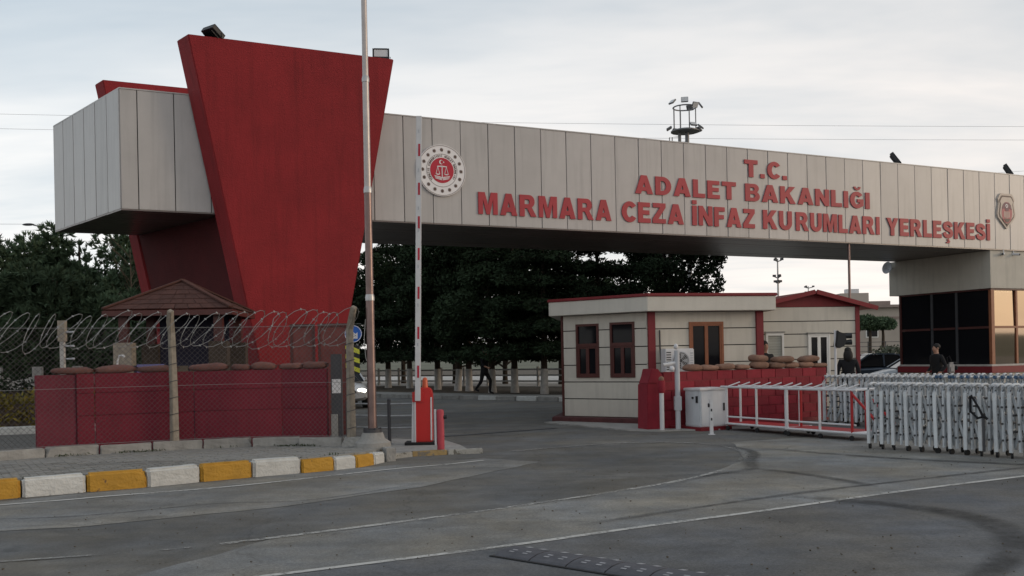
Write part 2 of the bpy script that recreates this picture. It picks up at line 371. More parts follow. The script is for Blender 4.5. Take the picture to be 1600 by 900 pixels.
    def mesh(s, name, mats, M=None, smooth=False, bevel=0.0):
        me = bpy.data.meshes.new(name)
        vs = [tuple(M @ Vector(v)) for v in s.v] if M is not None else s.v
        me.from_pydata(vs, [], s.f)
        for m in (mats if isinstance(mats, (list, tuple)) else [mats]): me.materials.append(MATS[m])
        if max(s.mi, default=0): me.polygons.foreach_set('material_index', s.mi)
        bm = bmesh.new(); bm.from_mesh(me)
        if bevel:
            bmesh.ops.bevel(bm, geom=[e for e in bm.edges if e.is_manifold and e.calc_face_angle(0) > 0.6], offset=bevel, segments=2, affect='EDGES', clamp_overlap=True)
        bmesh.ops.recalc_face_normals(bm, faces=bm.faces)
        bm.to_mesh(me); bm.free()
        if smooth:
            me.polygons.foreach_set('use_smooth', [True] * len(me.polygons))
            try: me.set_sharp_from_angle(angle=R(40))
            except Exception: pass
        me.update()
        return me
    def build(s, name, mats, parent=None, world=False, smooth=False, bevel=0.0):
        M = frame(parent).inverted() if (world and parent is not None) else None
        return put(name, s.mesh(name, mats, M, smooth, bevel), parent)

def put(name, me, parent=None, loc=(0, 0, 0), rot=(0, 0, 0), scale=None):
    o = bpy.data.objects.new(name, me); COL.objects.link(o)
    o.parent = parent; o.location = loc; o.rotation_euler = rot
    S = Matrix.Identity(4)
    if scale is not None:
        o.scale = scale
        S = Matrix.Diagonal((*scale, 1))
    from mathutils import Euler
    FR[o] = frame(parent) @ Matrix.Translation(loc) @ Euler(rot).to_matrix().to_4x4() @ S
    return o
def tag(o, label, cat, group=None):
    o['label'] = label; o['category'] = cat
    if group: o['group'] = group
    return o
def thing(name, label, cat, loc=(0, 0, 0), rz=0.0, group=None):
    return tag(put(name, None, None, loc, (0, 0, rz)), label, cat, group)
def struct(o, kind='structure'):
    o['kind'] = kind; return o
def dup(root, loc, rz, label):
    r = put(root.name.split('.')[0], root.data, None, loc, (0, 0, rz))
    for k in root.keys():
        r[k] = root[k]
    r['label'] = label
    for ch in list(root.children):
        c = put(ch.name.split('.')[0], ch.data, r, ch.location, ch.rotation_euler)
        for g in list(ch.children):
            put(g.name.split('.')[0], g.data, c, g.location, g.rotation_euler)
    return r

def lerp(a, b, t): return tuple(x + (y - x) * t for x, y in zip(a, b))
def polyat(pts, s):
    for a, b in zip(pts, pts[1:]):
        l = math.dist(a, b)
        if s <= l: return lerp(a, b, s / l), ((b[0] - a[0]) / l, (b[1] - a[1]) / l)
        s -= l
    a, b = pts[-2:]; l = math.dist(a, b); d = ((b[0] - a[0]) / l, (b[1] - a[1]) / l)
    return (b[0] + d[0] * s, b[1] + d[1] * s), d
def inside(p, poly):
    c = False
    for (x0, y0), (x1, y1) in zip(poly, poly[1:] + poly[:1]):
        if (y0 > p[1]) != (y1 > p[1]) and p[0] < (x1 - x0) * (p[1] - y0) / (y1 - y0) + x0: c = not c
    return c
def smoothline(pts, n=8):
    """Catmull-Rom through 2-D points"""
    out = []
    P = [pts[0]] + list(pts) + [pts[-1]]
    for i in range(1, len(P) - 2):
        p0, p1, p2, p3 = map(Vector, (P[i - 1], P[i], P[i + 1], P[i + 2]))
        for k in range(n):
            t = k / n
            out.append(tuple(0.5 * ((2 * p1) + (p2 - p0) * t + (2 * p0 - 5 * p1 + 4 * p2 - p3) * t * t + (3 * p1 - p0 - 3 * p2 + p3) * t ** 3)))
    out.append(tuple(pts[-1]))
    return out

# ------------------------------------------------------------------ the setting: ground, road, pavement
m = MB(); n = 48
m.add([(3500 * math.cos(2 * math.pi * k / n), 3500 * math.sin(2 * math.pi * k / n) + 200, -0.03) for k in range(n)], [tuple(range(n))])
struct(m.build('ground', 'land'))
m = MB(); m.quad((-70, -30, 0), (75, -30, 0), (75, 62, 0), (-70, 62, 0)); struct(m.build('road', 'asphalt'))
def sheet(name, poly, z, mt):
    m = MB(); m.add([(x, y, z) for x, y in poly], [tuple(range(len(poly)))]); return struct(m.build(name, mt))
def ragged(pts, amp, step=0.35, seed=1):
    rnd = random.Random(seed); out = []
    for a, b in zip(pts, pts[1:] + pts[:1]):
        k = max(1, int(math.dist(a, b) / step))
        for i in range(k):
            p = lerp(a, b, i / k); out.append((p[0] + rnd.uniform(-amp, amp), p[1] + rnd.uniform(-amp, amp)))
    return out
sheet('road_patch', ragged([(-9, 8.6), (-4.3, 9.55), (-2.6, 10.6), (-1.2, 12.0), (0.4, 14.6), (-0.5, 15.3), (-2.0, 14.5), (-4.3, 12.8), (-6.4, 11.3), (-9, 10.1)], 0.035), 0.004, 'asphalt_pale')
sheet('road_patch', ragged([(-3.0, 7.0), (-1.2, 7.0), (0.2, 8.0), (2.2, 9.2), (5.2, 11.0), (12, 15.0), (12, 21), (3.9, 17.2), (3.4, 14.2), (2.2, 12.2), (0.5, 10.6), (-2.2, 8.7)], 0.04, seed=4), 0.004, 'asphalt_pale')
sheet('road_patch', ragged([(-2.6, 6.75), (-1.81, 7.17), (-0.03, 8.13), (1.15, 8.86), (2.56, 9.68), (4.27, 10.73), (6.29, 11.84), (12.5, 15.18), (14, 16), (14, 2), (-2.6, 2)], 0.008, seed=6), 0.005, 'asphalt_dark')

def stripe(name, pts, wd, mt, z=0.010, jit=0.0):
    pts = smoothline(pts, 10); m = MB(); vs = []; fs = []; cov = []; soft_ = mt == 'tyre_mark'
    cols_ = (-0.85, -0.3, 0.3, 0.85) if soft_ else (-0.5, 0.5)
    for i, p in enumerate(pts):
        a, b = pts[max(i - 1, 0)], pts[min(i + 1, len(pts) - 1)]; t = i / (len(pts) - 1)
        d = Vector((b[0] - a[0], b[1] - a[1])).normalized(); q = (wd if not callable(wd) else wd(t)) * (1 + random.uniform(-jit, jit))
        for c in cols_:
            vs.append((p[0] - d.y * q * c, p[1] + d.x * q * c, z)); cov.append((1.0 if abs(c) < 0.5 else 0.0) * min(1, 5 * t, 5 * (1 - t)))
        if i:
            n_ = len(cols_); k = n_ * i
            for j in range(n_ - 1): fs.append((k - n_ + j, k - n_ + j + 1, k + j + 1, k + j))
    m.add(vs, fs); o = struct(m.build(name, mt))
    at = o.data.attributes.new('cover', 'FLOAT', 'POINT'); at.data.foreach_set('value', cov)
    return o
stripe('lane_line', [(-12, 8.2), (-5.98, 11.14), (-5.01, 11.68), (-3.6, 12.45), (-1.89, 13.92), (-1.0, 14.51), (-0.48, 14.96)], 0.085, 'line_paint', jit=0.06)
stripe('lane_line', [(-4.6, 7.80), (-3.43, 8.12), (-2.81, 8.34)], 0.055, 'line_faint', jit=0.12)
stripe('lane_line', [(-2.60, 8.46), (-1.28, 9.33), (-0.03, 10.24), (1.5, 11.52), (2.27, 12.31), (2.85, 13.12), (3.25, 13.9)], 0.09, 'line_mid', jit=0.10)
stripe('lane_line', [(3.25, 13.9), (3.5, 14.6), (3.68, 15.4), (3.62, 16.4), (3.3, 17.05), (2.64, 17.45), (1.82, 17.4), (0.86, 16.9), (-0.03, 16.3)], 0.13, 'line_faint', jit=0.15)
stripe('lane_line', [(-4.6, 5.7), (-1.81, 7.19), (-0.03, 8.15), (1.15, 8.88), (2.56, 9.7), (4.27, 10.75), (6.29, 11.86), (12.5, 15.2)], 0.078, 'line_paint', jit=0.06)
stripe('seam_line', [(0.55, 9.0), (1.6, 9.75), (3.1, 10.75), (4.9, 11.75), (8.5, 13.6)], lambda t: 0.05 + 0.05 * math.sin(9 * t) ** 2, 'tyre_mark', 0.011)
stripe('tyre_mark', [(2.6, 10.95), (3.3, 10.4), (3.91, 9.86), (4.27, 9.22), (4.30, 8.5), (4.0, 7.7), (3.29, 6.74), (2.3, 5.8)], lambda t: 0.10 + 0.16 * math.sin(math.pi * t), 'tyre_mark', 0.012)
stripe('tyre_mark', [(1.6, 11.3), (2.6, 12.6), (3.2, 13.1), (3.5, 14.2), (3.80, 15.2), (3.80, 16.0), (3.45, 16.95)], lambda t: 0.05 + 0.10 * math.sin(math.pi * t), 'tyre_mark', 0.012)
stripe('tyre_mark', [(3.2, 13.3), (3.7, 12.6), (4.05, 11.8), (4.2, 11.2)], 0.13, 'tyre_mark', 0.013)
stripe('tyre_mark', [(4.0, 16.2), (5.4, 14.3), (7.0, 13.0), (9.0, 12.0)], 0.16, 'tyre_mark', 0.012)
stripe('crack_line', [(-6.2, 10.1), (-4.7, 10.2), (-3.4, 10.9), (-2.3, 11.1), (-1.0, 12.6)], 0.03, 'tyre_mark', 0.009)
# drain channel across the entrance lane
stripe('drain_channel', [(-3.6, 17.8), (-2.54, 18.84), (-1.36, 19.8), (-0.03, 20.75), (0.96, 21.45)], 0.16, 'dark_metal', 0.008, 0.1)

# raised pavement on the left, its kerb, pavers and edging
KERB = [(-9.6, 9.75), (-6.83, 11.30), (-6.05, 11.78), (-5.42, 12.16), (-4.79, 12.54), (-4.24, 12.98), (-3.65, 13.40), (-3.05, 13.78), (-2.63, 14.07), (-2.35, 14.33), (-2.13, 14.70), (-2.02, 15.06)]
EDGE = [(-9.2, 13.55), (-7.73, 14.42), (-6.88, 15.0), (-6.13, 15.38), (-5.41, 15.68), (-4.69, 15.92), (-3.92, 15.98), (-3.12, 15.80), (-2.42, 15.52)]
off = []
for i, p in enumerate(KERB):
    a, b = KERB[max(i - 1, 0)], KERB[min(i + 1, len(KERB) - 1)]
    d = Vector((b[0] - a[0], b[1] - a[1])).normalized(); off.append((p[0] - d.y * 0.15, p[1] + d.x * 0.15))
PAVE = off + [(-2.2, 16.6), (-2.75, 18.0), (-13.5, 40), (-60, 62), (-60, 9.0)]
m = MB(); m.prism(PAVE, -0.02, 0.165); pave = struct(m.build('pavement', 'paver_bed'))
kerb = struct(put('kerb', None))
cols = ['kerb_white', 'kerb_yellow', 'kerb_white', 'kerb_yellow', 'kerb_white', 'kerb_yellow', 'kerb_white', 'kerb_yellow', 'kerb_white', 'kerb_yellow', 'kerb_white']
def rough_block(L_, W_, H_, seed, amp=0.006, bev=0.03, chip=True):
    """kerb stone with rounded, chipped edges; x along, origin at the front foot"""
    rnd = random.Random(seed); bm = bmesh.new(); bmesh.ops.create_cube(bm, size=1)
    bmesh.ops.scale(bm, vec=(L_, W_, H_), verts=bm.verts)
    bmesh.ops.bevel(bm, geom=bm.edges[:], offset=bev, segments=3, affect='EDGES')
    bmesh.ops.subdivide_edges(bm, edges=[e for e in bm.edges if e.calc_length() > 0.12], cuts=5, use_grid_fill=True)
    cx_ = rnd.choice((-1, 1)) * L_ / 2
    for v in bm.verts:
        v.co += Vector((rnd.uniform(-1, 1) * amp, rnd.uniform(-1, 1) * amp, rnd.uniform(-1, 1) * amp))
        if chip:
            d = (v.co - Vector((cx_, -W_ / 2, H_ / 2))).length
            if d < 0.12: v.co += (Vector((0, 0, 0)) - v.co).normalized() * (0.12 - d) * 0.55
    me = bpy.data.meshes.new('kerb_stone'); bm.to_mesh(me); bm.free(); return me
for i in range(len(KERB) - 1):
    a, b = KERB[i], KERB[i + 1]; l = math.dist(a, b); d = Vector((b[0] - a[0], b[1] - a[1])).normalized()
    pieces = max(1, round(l / 0.95))
    for q in range(pieces):
        ll = l / pieces; s0 = q * ll
        h = 0.235 if i < 7 else 0.19 - 0.008 * (i - 7)
        me = rough_block(ll - 0.018, 0.2, h + 0.06, 10 * i + q, 0.0028, 0.032 if i < 7 else 0.02, i in (1, 3))
        me.materials.append(MATS[cols[i] if pieces == 1 else ('kerb_yellow' if (q + i) % 2 else 'kerb_white')])
        c = (a[0] + d.x * (s0 + ll / 2) - d.y * 0.1, a[1] + d.y * (s0 + ll / 2) + d.x * 0.1, (h - 0.06) / 2)
        put('kerb_stone', me, kerb, c, (R(random.uniform(-1.5, 1.5)), R(random.uniform(-0.8, 0.8)), math.atan2(d.y, d.x) + R(random.uniform(-1, 1))))
me = rough_block(0.16, 0.30, 0.28, 99, 0.003, 0.012, False); me.materials.append(MATS['concrete'])
put('kerb_stone', me, kerb, (-1.99, 15.28, 0.07), (0, 0, R(20)))

# pavers: every one a block of its own
pm = MB().box((0, 0, 0), (0.192, 0.092, 0.05)).mesh('paver', 'paver', bevel=0.006)
pd = Vector((0.85, 0.52)).normalized(); pq = Vector((-pd.y, pd.x)); PV = []
foot = off[::-1] + EDGE
for i in range(-6, 62):
    for j in range(-4, 46):
        p = Vector((-8.6, 9.9)) + pd * (i * 0.2 + (0.1 if j % 2 else 0.0)) + pq * (j * 0.1)
        if inside((p.x, p.y), foot) and abs(p.x / p.y) < 0.575: PV.append(p)
PV.sort(key=lambda p: p.y)
rest = MB()
for k, p in enumerate(PV):
    a = math.atan2(pd.y, pd.x) + R(random.uniform(-1.3, 1.3)); z = 0.178 + random.uniform(-0.004, 0.004)
    if k < 300: put('paver', pm, pave, (p.x, p.y, z), (R(random.uniform(-.8, .8)), R(random.uniform(-.8, .8)), a))
    else: rest.box((p.x, p.y, z), (0.192, 0.092, 0.05), a)
if rest.v: struct(rest.build('paver', 'paver', pave), 'stuff')

edging = struct(put('edging', None))
tot = sum(math.dist(a, b) for a, b in zip(EDGE, EDGE[1:])); s = 0.0; k = 0
while s < tot - 0.1:
    ll = min(0.78, tot - s); p, d = polyat(EDGE, s + ll / 2)
    me = rough_block(ll - 0.014, 0.13, 0.24, 300 + k, 0.0035, 0.012, k % 3 == 0); me.materials.append(MATS['concrete'])
    put('edging_stone', me, edging, (p[0] - d[1] * 0.07, p[1] + d[0] * 0.07, 0.225 + random.uniform(-.008, .008)), (0, R(random.uniform(-.5, .5)), math.atan2(d[1], d[0])))
    s += ll; k += 1

# low island of the barrier
m = MB(); m.prism([(-2.05, 15.45), (-1.7, 15.9), (-1.1, 16.12), (-0.75, 16.25), (-0.95, 17.2), (-1.3, 18.3), (-2.3, 18.9), (-2.9, 18.4), (-2.3, 16.7)], -0.02, 0.05); struct(m.build('island', 'concrete'))
IK = [(-2.02, 15.42), (-1.70, 15.80), (-1.12, 16.02), (-0.52, 16.12)]
ik = struct(put('island_kerb', None))
for i, (a, b) in enumerate(zip(IK, IK[1:])):
    d = Vector((b[0] - a[0], b[1] - a[1])); l = d.length; d.normalize()
    me = rough_block(l - 0.02, 0.12, 0.14, 500 + i, 0.003, 0.012, False); me.materials.append(MATS['kerb_dirty_yellow' if i == 1 else 'kerb_dirty_white'])
    put('kerb_stone', me, ik, ((a[0] + b[0]) / 2, (a[1] + b[1]) / 2 + 0.06, 0.012), (0, 0, math.atan2(d.y, d.x)))

# verge under the far trees with its kerb
VG = [(-60, 97), (-4.3, 39.9), (-0.1, 36.0), (2.2, 34.0), (4.6, 32.4), (7.5, 33.2), (12.5, 42), (14, 62), (14, 120), (-60, 130)]
m = MB(); m.prism(VG, -0.02, 0.12); struct(m.build('verge', 'soil'))
fk = struct(put('far_kerb', None))
FK = [(-9.0, 44.9), (-4.3, 39.9), (-0.1, 36.0), (2.2, 34.0), (4.6, 32.4)]
tot = sum(math.dist(a, b) for a, b in zip(FK, FK[1:])); k = 0; s = 0
km = rough_block(0.97, 0.2, 0.2, 700, 0.004, 0.02, False); km.materials.append(MATS['concrete'])
kw = km.copy(); kw.materials.clear(); kw.materials.append(MATS['kerb_white'])
while s < tot - 0.5:
    p, d = polyat(FK, s + 0.5)
    put('kerb_stone', kw if (k % 2 and s > 9) else km, fk, (p[0] + d[1] * 0.05, p[1] - d[0] * 0.05, 0.06), (0, 0, math.atan2(d[1], d[0]))); s += 1.0; k += 1
m = MB()
m.prism([(-4.5, 40.2), (-0.2, 36.2), (2.3, 34.2), (4.6, 32.6), (6.5, 33.6), (2.5, 36.0), (0.5, 38.0), (-4.0, 42.3), (-9.0, 47.3), (-9.2, 45.2)], 0.10, 0.135); struct(m.build('far_pavement', 'concrete'))

# ------------------------------------------------------------------ the gate: beam, pylon, lettering, emblems
P0 = (-8.40, 20.8, 0.0); TH = R(25.909)
SK = -0.30                                  # the gate is skewed in plan: the back is shifted along the beam
beam = thing('gate_beam', 'long pale grey panelled beam spanning the entrance, carrying the red lettering', 'gate beam', P0, TH)
m = MB(); m.prism([(0.05, 0.06), (32.9, 0.06), (32.9, 4.14), (-1.15, 4.14)], 5.0, 7.575); m.build('core', 'dark_gap', beam)
seams = [0.0] + [0.36 + 0.765 * k for k in range(43)]
pz = {}
for a, b in zip(seams, seams[1:]):
    wd = round(b - a - 0.017, 3)
    if wd not in pz: pz[wd] = MB().box((0, 0, 0), (wd, 0.05, 2.60)).mesh('panel', 'alu_panel', bevel=0.006)
    put('panel', pz[wd], beam, ((a + b) / 2, 0.03 + random.uniform(-0.002, 0.002), 6.30), (R(random.uniform(-.2, .2)), 0, R(random.uniform(-.5, .5))))
el = math.hypot(4.2, 1.25); ed = Vector((-1.25, 4.2)).normalized(); er = math.atan2(ed.y, ed.x)
for k in range(6):
    wd = el / 6 - 0.016
    if 'e' not in pz: pz['e'] = MB().box((0, 0, 0), (wd, 0.05, 2.60)).mesh('panel', 'alu_panel', bevel=0.006)
    c = ed * (el / 6 * (k + 0.5))
    put('panel', pz['e'], beam, (c.x + 0.012, c.y + 0.02, 6.30), (0, 0, er + R(random.uniform(-.3, .3))))
for k in range(10):
    y0, y1 = 0.005 + k * 0.42, 0.415 + k * 0.42
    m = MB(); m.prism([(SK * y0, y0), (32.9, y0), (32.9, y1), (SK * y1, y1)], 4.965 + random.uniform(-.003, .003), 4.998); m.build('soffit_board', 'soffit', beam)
m = MB(); m.prism([(0.0, -0.005), (32.9, -0.005), (32.9, 4.2), (-1.26, 4.2)], 7.602, 7.63); m.build('coping', 'alu_panel', beam)

pyl = thing('gate_pylon', 'tall dark red pylon with two V-shaped slabs clasping the beam', 'pylon', P0, TH)
def vslab(name, y0, y1, zt):
    m = MB(); k = [(1.37, zt), (6.07, zt), (4.37, 0.12), (3.05, 0.12)]
    nx = 10; nz_ = 18; g = []
    for face, y in enumerate((y0, y1)):
        for j in range(nz_ + 1):
            t = j / nz_
            for i in range(nx + 1):
                u = i / nx; a = k[3][0] + (k[0][0] - k[3][0]) * t; b = k[2][0] + (k[1][0] - k[2][0]) * t
                g.append((a + (b - a) * u + SK * (y + 0.62), y, 0.12 + (zt - 0.12) * t))
    W_ = nx + 1; O = W_ * (nz_ + 1); fs = []
    for j in range(nz_):
        for i in range(nx):
            q = j * W_ + i; fs += [(q, q + 1, q + W_ + 1, q + W_), (O + q, O + q + W_, O + q + W_ + 1, O + q + 1)]
        q = j * W_; fs += [(q, q + W_, O + q + W_, O + q), (q + nx, O + q + nx, O + q + nx + W_, q + nx + W_)]
    for i in range(nx):
        q = nz_ * W_ + i; fs += [(q, q + 1, O + q + 1, O + q), (i, O + i, O + i + 1, i + 1)]
    m.add(g, fs); return m.build(name, 'red_plaster', pyl, bevel=0.02)
vslab('front_slab', -0.62, -0.06, 8.77)
vslab('rear_slab', 4.26, 4.80, 8.93)
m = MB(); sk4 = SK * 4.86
m.add([(3.12, -0.05, 0.12), (4.25, -0.05, 0.12), (4.25 + sk4, 4.25, 0.12), (3.12 + sk4, 4.25, 0.12), (2.16, -0.05, 4.96), (5.20, -0.05, 4.96), (5.20 + sk4, 4.25, 4.96), (2.16 + sk4, 4.25, 4.96)], [(0, 1, 2, 3), (4, 5, 6, 7), (0, 1, 5, 4), (1, 2, 6, 5), (2, 3, 7, 6), (3, 0, 4, 7)]); m.build('core', 'maroon_shaded', pyl)  # core between the slabs, its colour darkened to carry the under-beam shade

# raised letters -------------------------------------------------------
from mathutils.geometry import tessellate_polygon
def arc(cx_, cy_, rx, ry, a0, a1, n=14):
    return [(cx_ + rx * math.cos(R(a0 + (a1 - a0) * i / n)), cy_ + ry * math.sin(R(a0 + (a1 - a0) * i / n))) for i in range(n + 1)]
def rect(x0, x1, y0, y1): return [(x0, y0), (x1, y0), (x1, y1), (x0, y1)]
def sweep(pts, wd):
    P = smoothline(pts, 5); l = []; r = []
    for i, p in enumerate(P):
        a, b = P[max(i - 1, 0)], P[min(i + 1, len(P) - 1)]; d = Vector((b[0] - a[0], b[1] - a[1])).normalized()
        l.append((p[0] - d.y * wd / 2, p[1] + d.x * wd / 2)); r.append((p[0] + d.y * wd / 2, p[1] - d.x * wd / 2))
    return l + r[::-1]
_S = sweep([(0.69, 0.67), (0.62, 0.81), (0.42, 0.88), (0.22, 0.83), (0.135, 0.715), (0.22, 0.60), (0.42, 0.52), (0.62, 0.43), (0.70, 0.28), (0.60, 0.155), (0.40, 0.115), (0.19, 0.18), (0.11, 0.335)], 0.235)
_G = arc(0.43, 0.5, 0.43, 0.51, 38, 306, 26) + [(0.84, 0.15), (0.84, 0.56), (0.45, 0.56), (0.45, 0.36), (0.60, 0.36), (0.60, 0.28)] + arc(0.43, 0.5, 0.165, 0.275, 310, 38, 18)
# heavy block capitals: every letter is a list of shapes, every shape an outline with its holes
FONT = {
    '.': [[rect(0, 0.26, 0, 0.24)]],
    'I': [[rect(0, 0.27, 0, 1)]],
    'İ': [[rect(0, 0.27, 0, 1)], [rect(0, 0.27, 1.07, 1.27)]],
    'T': [[[(0, 1), (0, .76), (.26, .76), (.26, 0), (.53, 0), (.53, .76), (.79, .76), (.79, 1)]]],
    'L': [[[(0, 0), (0, 1), (.27, 1), (.27, .23), (.66, .23), (.66, 0)]]],
    'E': [[[(0, 0), (0, 1), (.67, 1), (.67, .78), (.27, .78), (.27, .615), (.63, .615), (.63, .40), (.27, .40), (.27, .22), (.69, .22), (.69, 0)]]],
    'F': [[[(0, 0), (0, 1), (.65, 1), (.65, .78), (.27, .78), (.27, .60), (.59, .60), (.59, .39), (.27, .39), (.27, 0)]]],
    'A': [[[(0, 0), (.31, 1), (.61, 1), (.92, 0), (.63, 0), (.585, .16), (.335, .16), (.29, 0)], [(.392, .37), (.528, .37), (.46, .63)]]],
    'M': [[[(0, 0), (0, 1), (.345, 1), (.51, .42), (.675, 1), (1.02, 1), (1.02, 0), (.78, 0), (.78, .68), (.60, 0), (.42, 0), (.24, .68), (.24, 0)]]],
    'N': [[[(0, 0), (0, 1), (.25, 1), (.58, .46), (.58, 1), (.83, 1), (.83, 0), (.58, 0), (.25, .55), (.25, 0)]]],
    'K': [[[(0, 0), (0, 1), (.27, 1), (.27, .62), (.54, 1), (.87, 1), (.54, .61), (.90, 0), (.58, 0), (.37, .41), (.27, .29), (.27, 0)]]],
    'Z': [[[(0, 0), (0, .22), (.42, .78), (.03, .78), (.03, 1), (.74, 1), (.74, .79), (.32, .22), (.75, .22), (.75, 0)]]],
    'Y': [[[(0, 1), (.30, 1), (.45, .66), (.60, 1), (.90, 1), (.585, .42), (.585, 0), (.315, 0), (.315, .42)]]],
    'U': [[[(0, 1), (0, .38)] + arc(.41, .38, .41, .395, 180, 360, 16) + [(.82, 1), (.55, 1), (.55, .38)] + arc(.41, .38, .14, .17, 360, 180, 10) + [(.27, 1)]]],
    'C': [[arc(.43, .5, .43, .51, 36, 324, 28) + arc(.43, .5, .165, .275, 318, 42, 20)]],
    'D': [[[(0, 0), (0, 1)] + arc(.36, .5, .47, .5, 90, -90, 18), [(.27, .23), (.27, .77)] + arc(.36, .5, .20, .27, 90, -90, 12)]],
    'B': [[[(0, 0), (0, 1)] + arc(.50, .745, .26, .255, 90, -50, 10) + arc(.50, .285, .31, .285, 55, -90, 12), [(.27, .61), (.27, .79)] + arc(.44, .70, .07, .09, 90, -90, 6), [(.27, .21), (.27, .42)] + arc(.46, .315, .09, .105, 90, -90, 6)]],
    'R': [[[(0, 0), (0, 1)] + arc(.52, .70, .30, .30, 90, -62, 12) + [(.92, 0), (.61, 0), (.41, .38), (.27, .38), (.27, 0)], [(.27, .57), (.27, .79)] + arc(.45, .68, .09, .11, 90, -90, 6)]],
    'S': [[_S]],
    'Ş': [[_S], [[(.34, -.045), (.48, -.045), (.46, -.10), (.57, -.17), (.49, -.29), (.26, -.29), (.27, -.21), (.40, -.20), (.42, -.14), (.34, -.12)]]],
    'Ğ': [[_G], [arc(.45, 1.31, .22, .22, 180, 360, 12) + arc(.45, 1.31, .10, .10, 360, 180, 8)]],
    'H': [[[(0, 0), (0, 1), (.27, 1), (.27, .6), (.55, .6), (.55, 1), (.82, 1), (.82, 0), (.55, 0), (.55, .37), (.27, .37), (.27, 0)]]],
    'G': [[_G]],
    'Ü': [[[(0, 1), (0, .38)] + arc(.41, .38, .41, .395, 180, 360, 16) + [(.82, 1), (.55, 1), (.55, .38)] + arc(.41, .38, .14, .17, 360, 180, 10) + [(.27, 1)]], [rect(.12, .34, 1.07, 1.27)], [rect(.48, .70, 1.07, 1.27)]],
}
def gwidth(ch): return max(p[0] for shp in FONT[ch] for lp in shp for p in lp)
def gflat(ch):
    vs = []; fs = []
    for shp in FONT[ch]:
        loops = [[Vector((x, y, 0)) for x, y in lp] for lp in shp]; k = len(vs)
        fs += [tuple(i + k for i in t) for t in tessellate_polygon(loops)]; vs += [v for lp in loops for v in lp]
    return vs, fs
def letter_mesh(ch, h, xs, depth, mt):
    m = MB()
    vs, fs = gflat(ch); n = len(vs)
    V = [(v.x * h * xs, -depth, v.y * h) for v in vs] + [(v.x * h * xs, 0, v.y * h) for v in vs]; k = 0; F = list(fs)
    for shp in FONT[ch]:
        for lp in shp:
            l = len(lp); F += [(k + i, k + (i + 1) % l, n + k + (i + 1) % l, n + k + i) for i in range(l)]; k += l
    m.add(V, F); return m.mesh('letter', mt)
def beam_point(t, y, z): return frame(beam) @ Vector((t, y, z))
def row(label, words, z, h):
    t0 = words[0][1]; root = thing('sign_lettering', label, 'lettering', beam_point(t0, 0.0, z), TH, 'red letters on the gate beam')
    for wd, a, b in words:
        ws = [gwidth(ch) * h for ch in wd]
        gap = (0.20 if len(wd) == 4 and '.' in wd else 0.165 if h < 0.55 else 0.125) * h; xs = (b - a - gap * (len(wd) - 1)) / sum(ws); x = a
        for ch, w_ in zip(wd, ws):
            put('letter', letter_mesh(ch, h, xs, 0.026, 'red_letter'), root, (x - t0, -0.004, random.uniform(-.004, .004)))
            x += w_ * xs + gap
row('red letters T.C. in the top row of the beam lettering', [('T.C.', 17.05, 18.66)], 6.78, 0.51)
row('red letters ADALET BAKANLIĞI in the middle row of the beam lettering', [('ADALET', 13.22, 16.72), ('BAKANLIĞI', 17.06, 22.03)], 6.075, 0.515)
row('red letters MARMARA CEZA İNFAZ KURUMLARI YERLEŞKESİ in the bottom row of the beam lettering',
    [('MARMARA', 8.46, 12.43), ('CEZA', 12.77, 14.84), ('İNFAZ', 15.14, 17.40), ('KU', 17.71, 18.82), ('RUMLARI', 18.98, 22.44), ('YERLEŞKESİ', 22.75, 27.60)], 5.275, 0.565)

# round emblem
em = thing('round_emblem', 'round white emblem with red centre, scales and ring of dots on the beam', 'emblem', beam_point(7.47, 0.0, 6.315), TH)
MB().disc(0, 0, 0.645, -0.05, 0.01, 64).build('disc', 'sign_white', em)
MB().ring(0, 0, 0.615, 0.632, -0.054, -0.045, 64).build('outer_ring', 'emblem_grey', em)
MB().ring(0, 0, 0.405, 0.418, -0.054, -0.045, 64).build('inner_ring', 'emblem_grey', em)
def star(cx_, cz_, r, n=5, q=0.42, ph=math.pi / 2):
    return [(cx_ + (r if i % 2 == 0 else r * q) * math.cos(ph + math.pi * i / n), cz_ + (r if i % 2 == 0 else r * q) * math.sin(ph + math.pi * i / n)) for i in range(2 * n)]
for k in range(16):
    a = math.pi / 2 + 2 * math.pi * k / 16
    MB().plate(star(0.515 * math.cos(a), 0.515 * math.sin(a), 0.052, 8, 0.66), -0.056, -0.045).build('star', 'emblem_brown', em)
tx = 'TÜRKİYE CUMHURİYETİ ADALET BAKANLIĞI '; m = MB()
for k, ch in enumerate(tx):
    if ch == ' ': continue
    a = math.pi * 1.22 - k / (len(tx) - 1) * math.pi * 1.44
    vs, fs = gflat(ch); x0 = 0; x1 = gwidth(ch); q = 0.055
    P = []
    for v in vs:
        lx, lz = (v.x - (x0 + x1) / 2) * q, v.y * q
        b = a - math.pi / 2
        P.append((0.335 * math.cos(a) + lx * math.cos(b) - lz * math.sin(b), -0.053, 0.335 * math.sin(a) + lx * math.sin(b) + lz * math.cos(b)))
    m.add(P, fs)
struct(m.build('ring_text', 'emblem_brown', em), 'stuff')
red = MB().disc(0, 0, 0.315, -0.058, -0.045, 48).build('red_disc', 'emblem_red', em)
Y0, Y1 = -0.066, -0.055
MB().lo(-0.011, 0.011, Y0, Y1, -0.20, 0.10).build('scale_post', 'sign_white', red)
MB().plate([(-0.13, 0.085), (0.13, 0.085), (0.13, 0.105), (0.02, 0.115), (-0.02, 0.115), (-0.13, 0.105)], Y0, Y1).build('scale_beam', 'sign_white', red)
